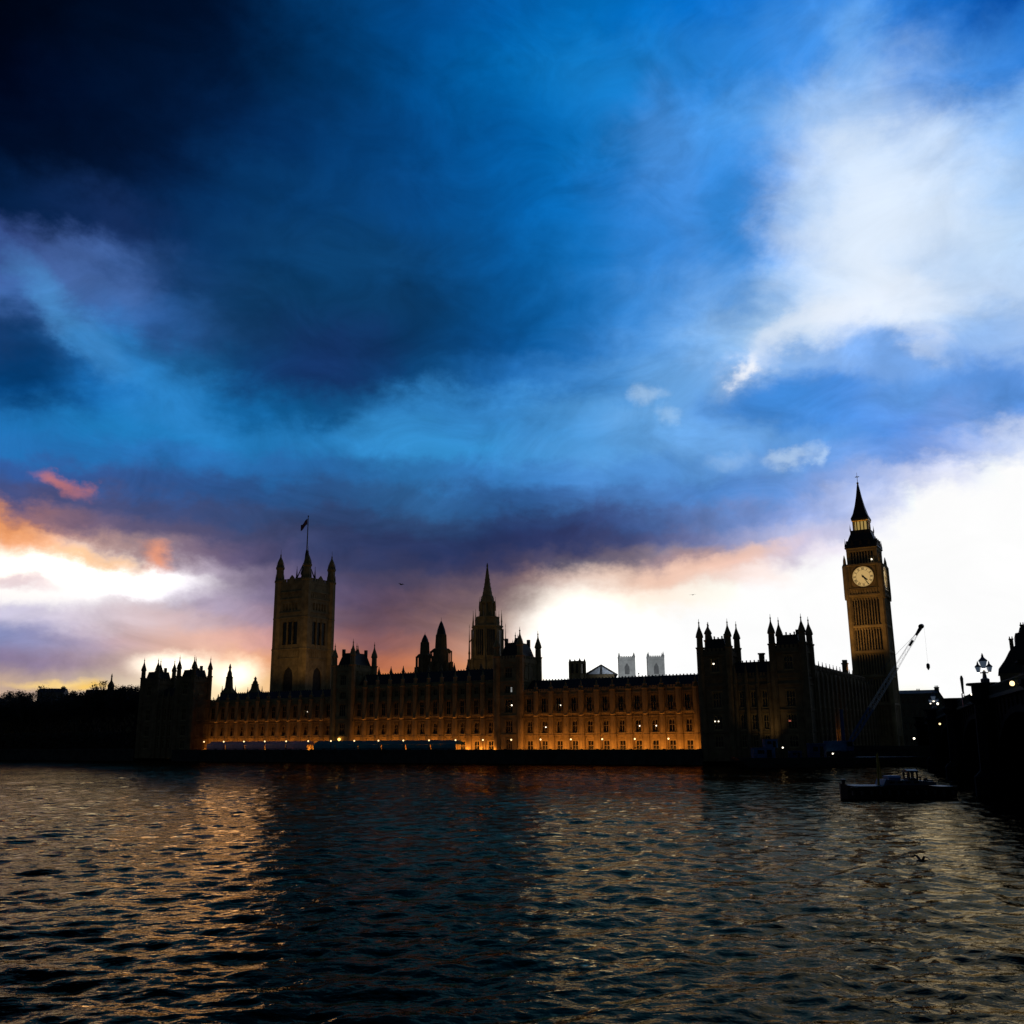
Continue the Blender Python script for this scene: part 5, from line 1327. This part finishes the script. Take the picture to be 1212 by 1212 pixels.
# left bank skyline behind the trees
block('office_block', 'long dark roof at the left edge behind the trees', -292, 560, math.radians(20), 70, 16, 3.1, 27.0, roof=2.5, rows=6, cols=14)
block('villa', 'low pavilion roof with a square turret rising over the trees', -246, 520, math.radians(14), 13, 12, 3.1, 33.0, roof=2.2, chim=((5.0, 2.6),), rows=7, cols=4, m_=mat('grey_render', (.16, .17, .17), .9))
def cupola():
    t = thing('cupola_house', 'dark house with a small domed cupola left of the far pavilion', 'building', (-219, 520, 3.1), math.radians(14))
    m = M(); m.box(-8, 8, 0, 12, 0, 28.5); part('wall', m.mesh('wall', STONE_D), t)
    m = M(); m.prismx([(-.3, 28.5), (12.3, 28.5), (8, 31.2), (4, 31.2)], -8.3, 8.3); rf = part('roof', m.mesh('roof', SLATE), t)
    m = M(); m.oct(3.6, 6, [(1.7, 30.5), (1.7, 33), (2.0, 33.2), (1.3, 34.6), (.5, 36), (.35, 38), (.5, 38.3), (.05, 40)]); part('cupola', m.mesh('cupola', STONE_D), rf)
    wm = M(); wm.box(-.6, .6, -.08, -.003, 0, 2.0); wme = wm.mesh('window', GLASS)
    for r_ in range(6):
        for c in range(5): part('window', wme, t, (-6.2 + 3.1 * c, 0, 2.0 + 4.2 * r_))
cupola()
block('office_block', 'long dark block behind the riverside trees at the left', -240, 500, math.radians(14), 150, 14, 3.1, 24.5, rows=5, cols=18)

# ------------------------------------------------------------------ trees of the riverside park
def tree_mesh(seed, h, w, dens=1.0):
    R = random.Random(seed)
    tk = M(); cr = M(); tips = []
    tk.tube((0, 0, 0), (R.uniform(-.2, .2), 0, h * .32), .55, .4, 8)
    def grow(p, d, L_, r, lv):
        q = p + d * L_; tk.tube(p, q, r, r * .62, 5); tips.append((q, lv))
        if lv == 0: return
        for k in range(3 if lv > 1 else 4):
            nd = (d + Vector((R.uniform(-.9, .9), R.uniform(-.9, .9), R.uniform(-.15, .7)))).normalized(); grow(q, nd, L_ * R.uniform(.62, .82), r * .6, lv - 1)
    for k in range(5):
        a = 2 * PI * k / 5 + R.uniform(-.4, .4); grow(Vector((0, 0, h * R.uniform(.26, .34))), Vector((math.cos(a) * .75 * w / h * 2, math.sin(a) * .75 * w / h * 2, 1)).normalized(), h * .23, .26, 3)
    for q, lv in tips:
        if lv > 1: continue
        for k in range(int(30 * dens)):
            c = q + Vector((R.gauss(0, .75), R.gauss(0, .75), R.gauss(0, .6))); s_ = R.uniform(.16, .42)
            a = Vector((R.uniform(-1, 1), R.uniform(-1, 1), R.uniform(-1, 1))).normalized() * s_; b = a.orthogonal().normalized() * s_ * R.uniform(.25, .7)
            cr.add([c - a, c + b, c + a, c - b], [(0, 1, 2, 3)])
    me = bpy.data.meshes.new('crown'); me.from_pydata(cr.v, [], cr.f); me.materials.append(TWIG); me.update()
    return tk.mesh('trunk', BARK), me
TM = [tree_mesh(i, 20 + 1.5 * i, 9 + i, .7 + .25 * (i % 2)) for i in range(4)]
TL = ['broad bushy tree in the dark riverside park', 'tall round tree in the dark riverside park', 'spreading tree with a thin twiggy crown in the dark park', 'tallest thick-limbed tree in the dark riverside park']
def plant(kind, x, y, z, sc, label=None, group='trees in the riverside park'):
    t = thing('park_tree', label or TL[kind], 'tree', (x, y, z), random.uniform(0, 6.28), group); t.scale = (sc, sc, sc * random.uniform(.94, 1.06))
    part('trunk', TM[kind][0], t); part('crown', TM[kind][1], t)
random.seed(5)
for k in range(26):
    s = 257 + k * 6.1 + random.uniform(-1.5, 1.5); p = 6 + (k % 3) * 9 + random.uniform(-2, 2)
    x, y = W2(s, p); plant(k % 4, x, y, 3.1, random.uniform(1.14, 1.22))
for k in range(9):
    x, y = W2(262 + k * 15, 34 + random.uniform(-4, 4)); plant((k * 3 + 1) % 4, x, y, 3.1, random.uniform(1.16, 1.24))
hg = M(); R_ = random.Random(3)
for k in range(9000):
    s = R_.uniform(256, 420); p = R_.uniform(-8, 2); z = 3.6 + R_.random() ** .8 * 7.5
    x, y = W2(s, p); a = Vector((R_.uniform(-1, 1), R_.uniform(-1, 1), R_.uniform(-1, 1))).normalized() * R_.uniform(.4, .9); b = a.orthogonal().normalized() * R_.uniform(.25, .6)
    c = Vector((x, y, z)); hg.add([c - a, c + b, c + a, c - b], [(0, 1, 2, 3)])
hm = bpy.data.meshes.new('shrubbery'); hm.from_pydata(hg.v, [], hg.f); hm.materials.append(TWIG)
o = part('shrubbery', hm); tag(o, 'dark mass of riverside shrubs under the park trees at the left', 'shrubs', kind='stuff')
for k, (x, y, sc) in enumerate(((196, 405, .52), (203, 408, .45), (209, 412, .5))): plant(k, x, y, 3.1, sc, ['small dark tree beside the gabled house', 'small rounded tree beyond the bridge end', 'small twiggy tree under the distant spire'][k], 'small trees beyond the bridge')

# ------------------------------------------------------------------ gulls
def gull_mesh(flap):
    b = M()
    b.loft([(0, -.26, .012, 0), (0, -.2, .035, .0), (0, -.05, .07, 0), (0, .1, .065, .01), (0, .2, .05, .02), (0, .27, .04, .03), (0, .33, .012, .025)], 8)
    for i, v in enumerate(b.v):                                 # the rings run along y: turn the discs upright
        j = i // 8; k = i % 8; ys = (-.26, -.2, -.05, .1, .2, .27, .33)[j]; rr = (.012, .035, .07, .065, .05, .045, .012)[j]; zz = (0, 0, 0, .01, .02, .03, .025)[j]
        b.v[i] = (rr * math.cos(PI / 8 + k * PI / 4), ys, zz + rr * math.sin(PI / 8 + k * PI / 4))
    w = []
    for sg in (-1, 1):
        m = M(); P_ = [(.05, .12, .02), (.30, .16, .02 + flap * .16), (.66, .03, .02 + flap * .06)]; Q_ = [(.05, -.06, .015), (.28, .0, .01 + flap * .15), (.64, -.02, .015 + flap * .06)]
        vs = [(sg * x, y, z) for x, y, z in P_ + Q_] + [(sg * x, y, z - .018) for x, y, z in P_ + Q_]
        m.add(vs, [(0, 1, 4, 3), (1, 2, 5, 4), (6, 9, 10, 7), (7, 10, 11, 8), (0, 6, 7, 1), (1, 7, 8, 2), (2, 8, 11, 5), (5, 11, 10, 4), (4, 10, 9, 3), (3, 9, 6, 0)]); w.append(m)
    tl_ = M(); tl_.add([(-.03, -.24, 0), (.03, -.24, 0), (.07, -.4, .0), (-.07, -.4, .0), (-.03, -.24, .012), (.03, -.24, .012), (.07, -.4, .01), (-.07, -.4, .01)], [(0, 1, 2, 3), (7, 6, 5, 4), (0, 4, 5, 1), (1, 5, 6, 2), (2, 6, 7, 3), (3, 7, 4, 0)])
    return b, w, tl_
GULL = mat('gull_plumage', (.09, .09, .10), .8, var=.3, scale=6)
for x, y, z, rz, flap, lab, sc in ((-23.3, 200, 39.05, 1.0, 1.2, 'gull flying in the purple sky between the great tower and the spire', 1.5), (37.6, 200, 36.4, -.6, .6, 'small gull in the bright sky above the near pavilion', 1.2),
                               (20.6, 51.5, 1.45, 1.9, 1.6, 'dark gull skimming low over the water at the right', 1.05)):
    b, w, tl_ = gull_mesh(flap); t = thing('gull', lab, 'bird', (x, y, z), rz); t.scale = (sc, sc, sc)
    # body and tail are one mesh, wings are parts
    b.add(tl_.v, tl_.f); part('body', b.mesh('body', GULL), t)
    for m in w: part('wing', m.mesh('wing', GULL), t)

# ------------------------------------------------------------------ render settings
SC.render.engine = 'CYCLES'
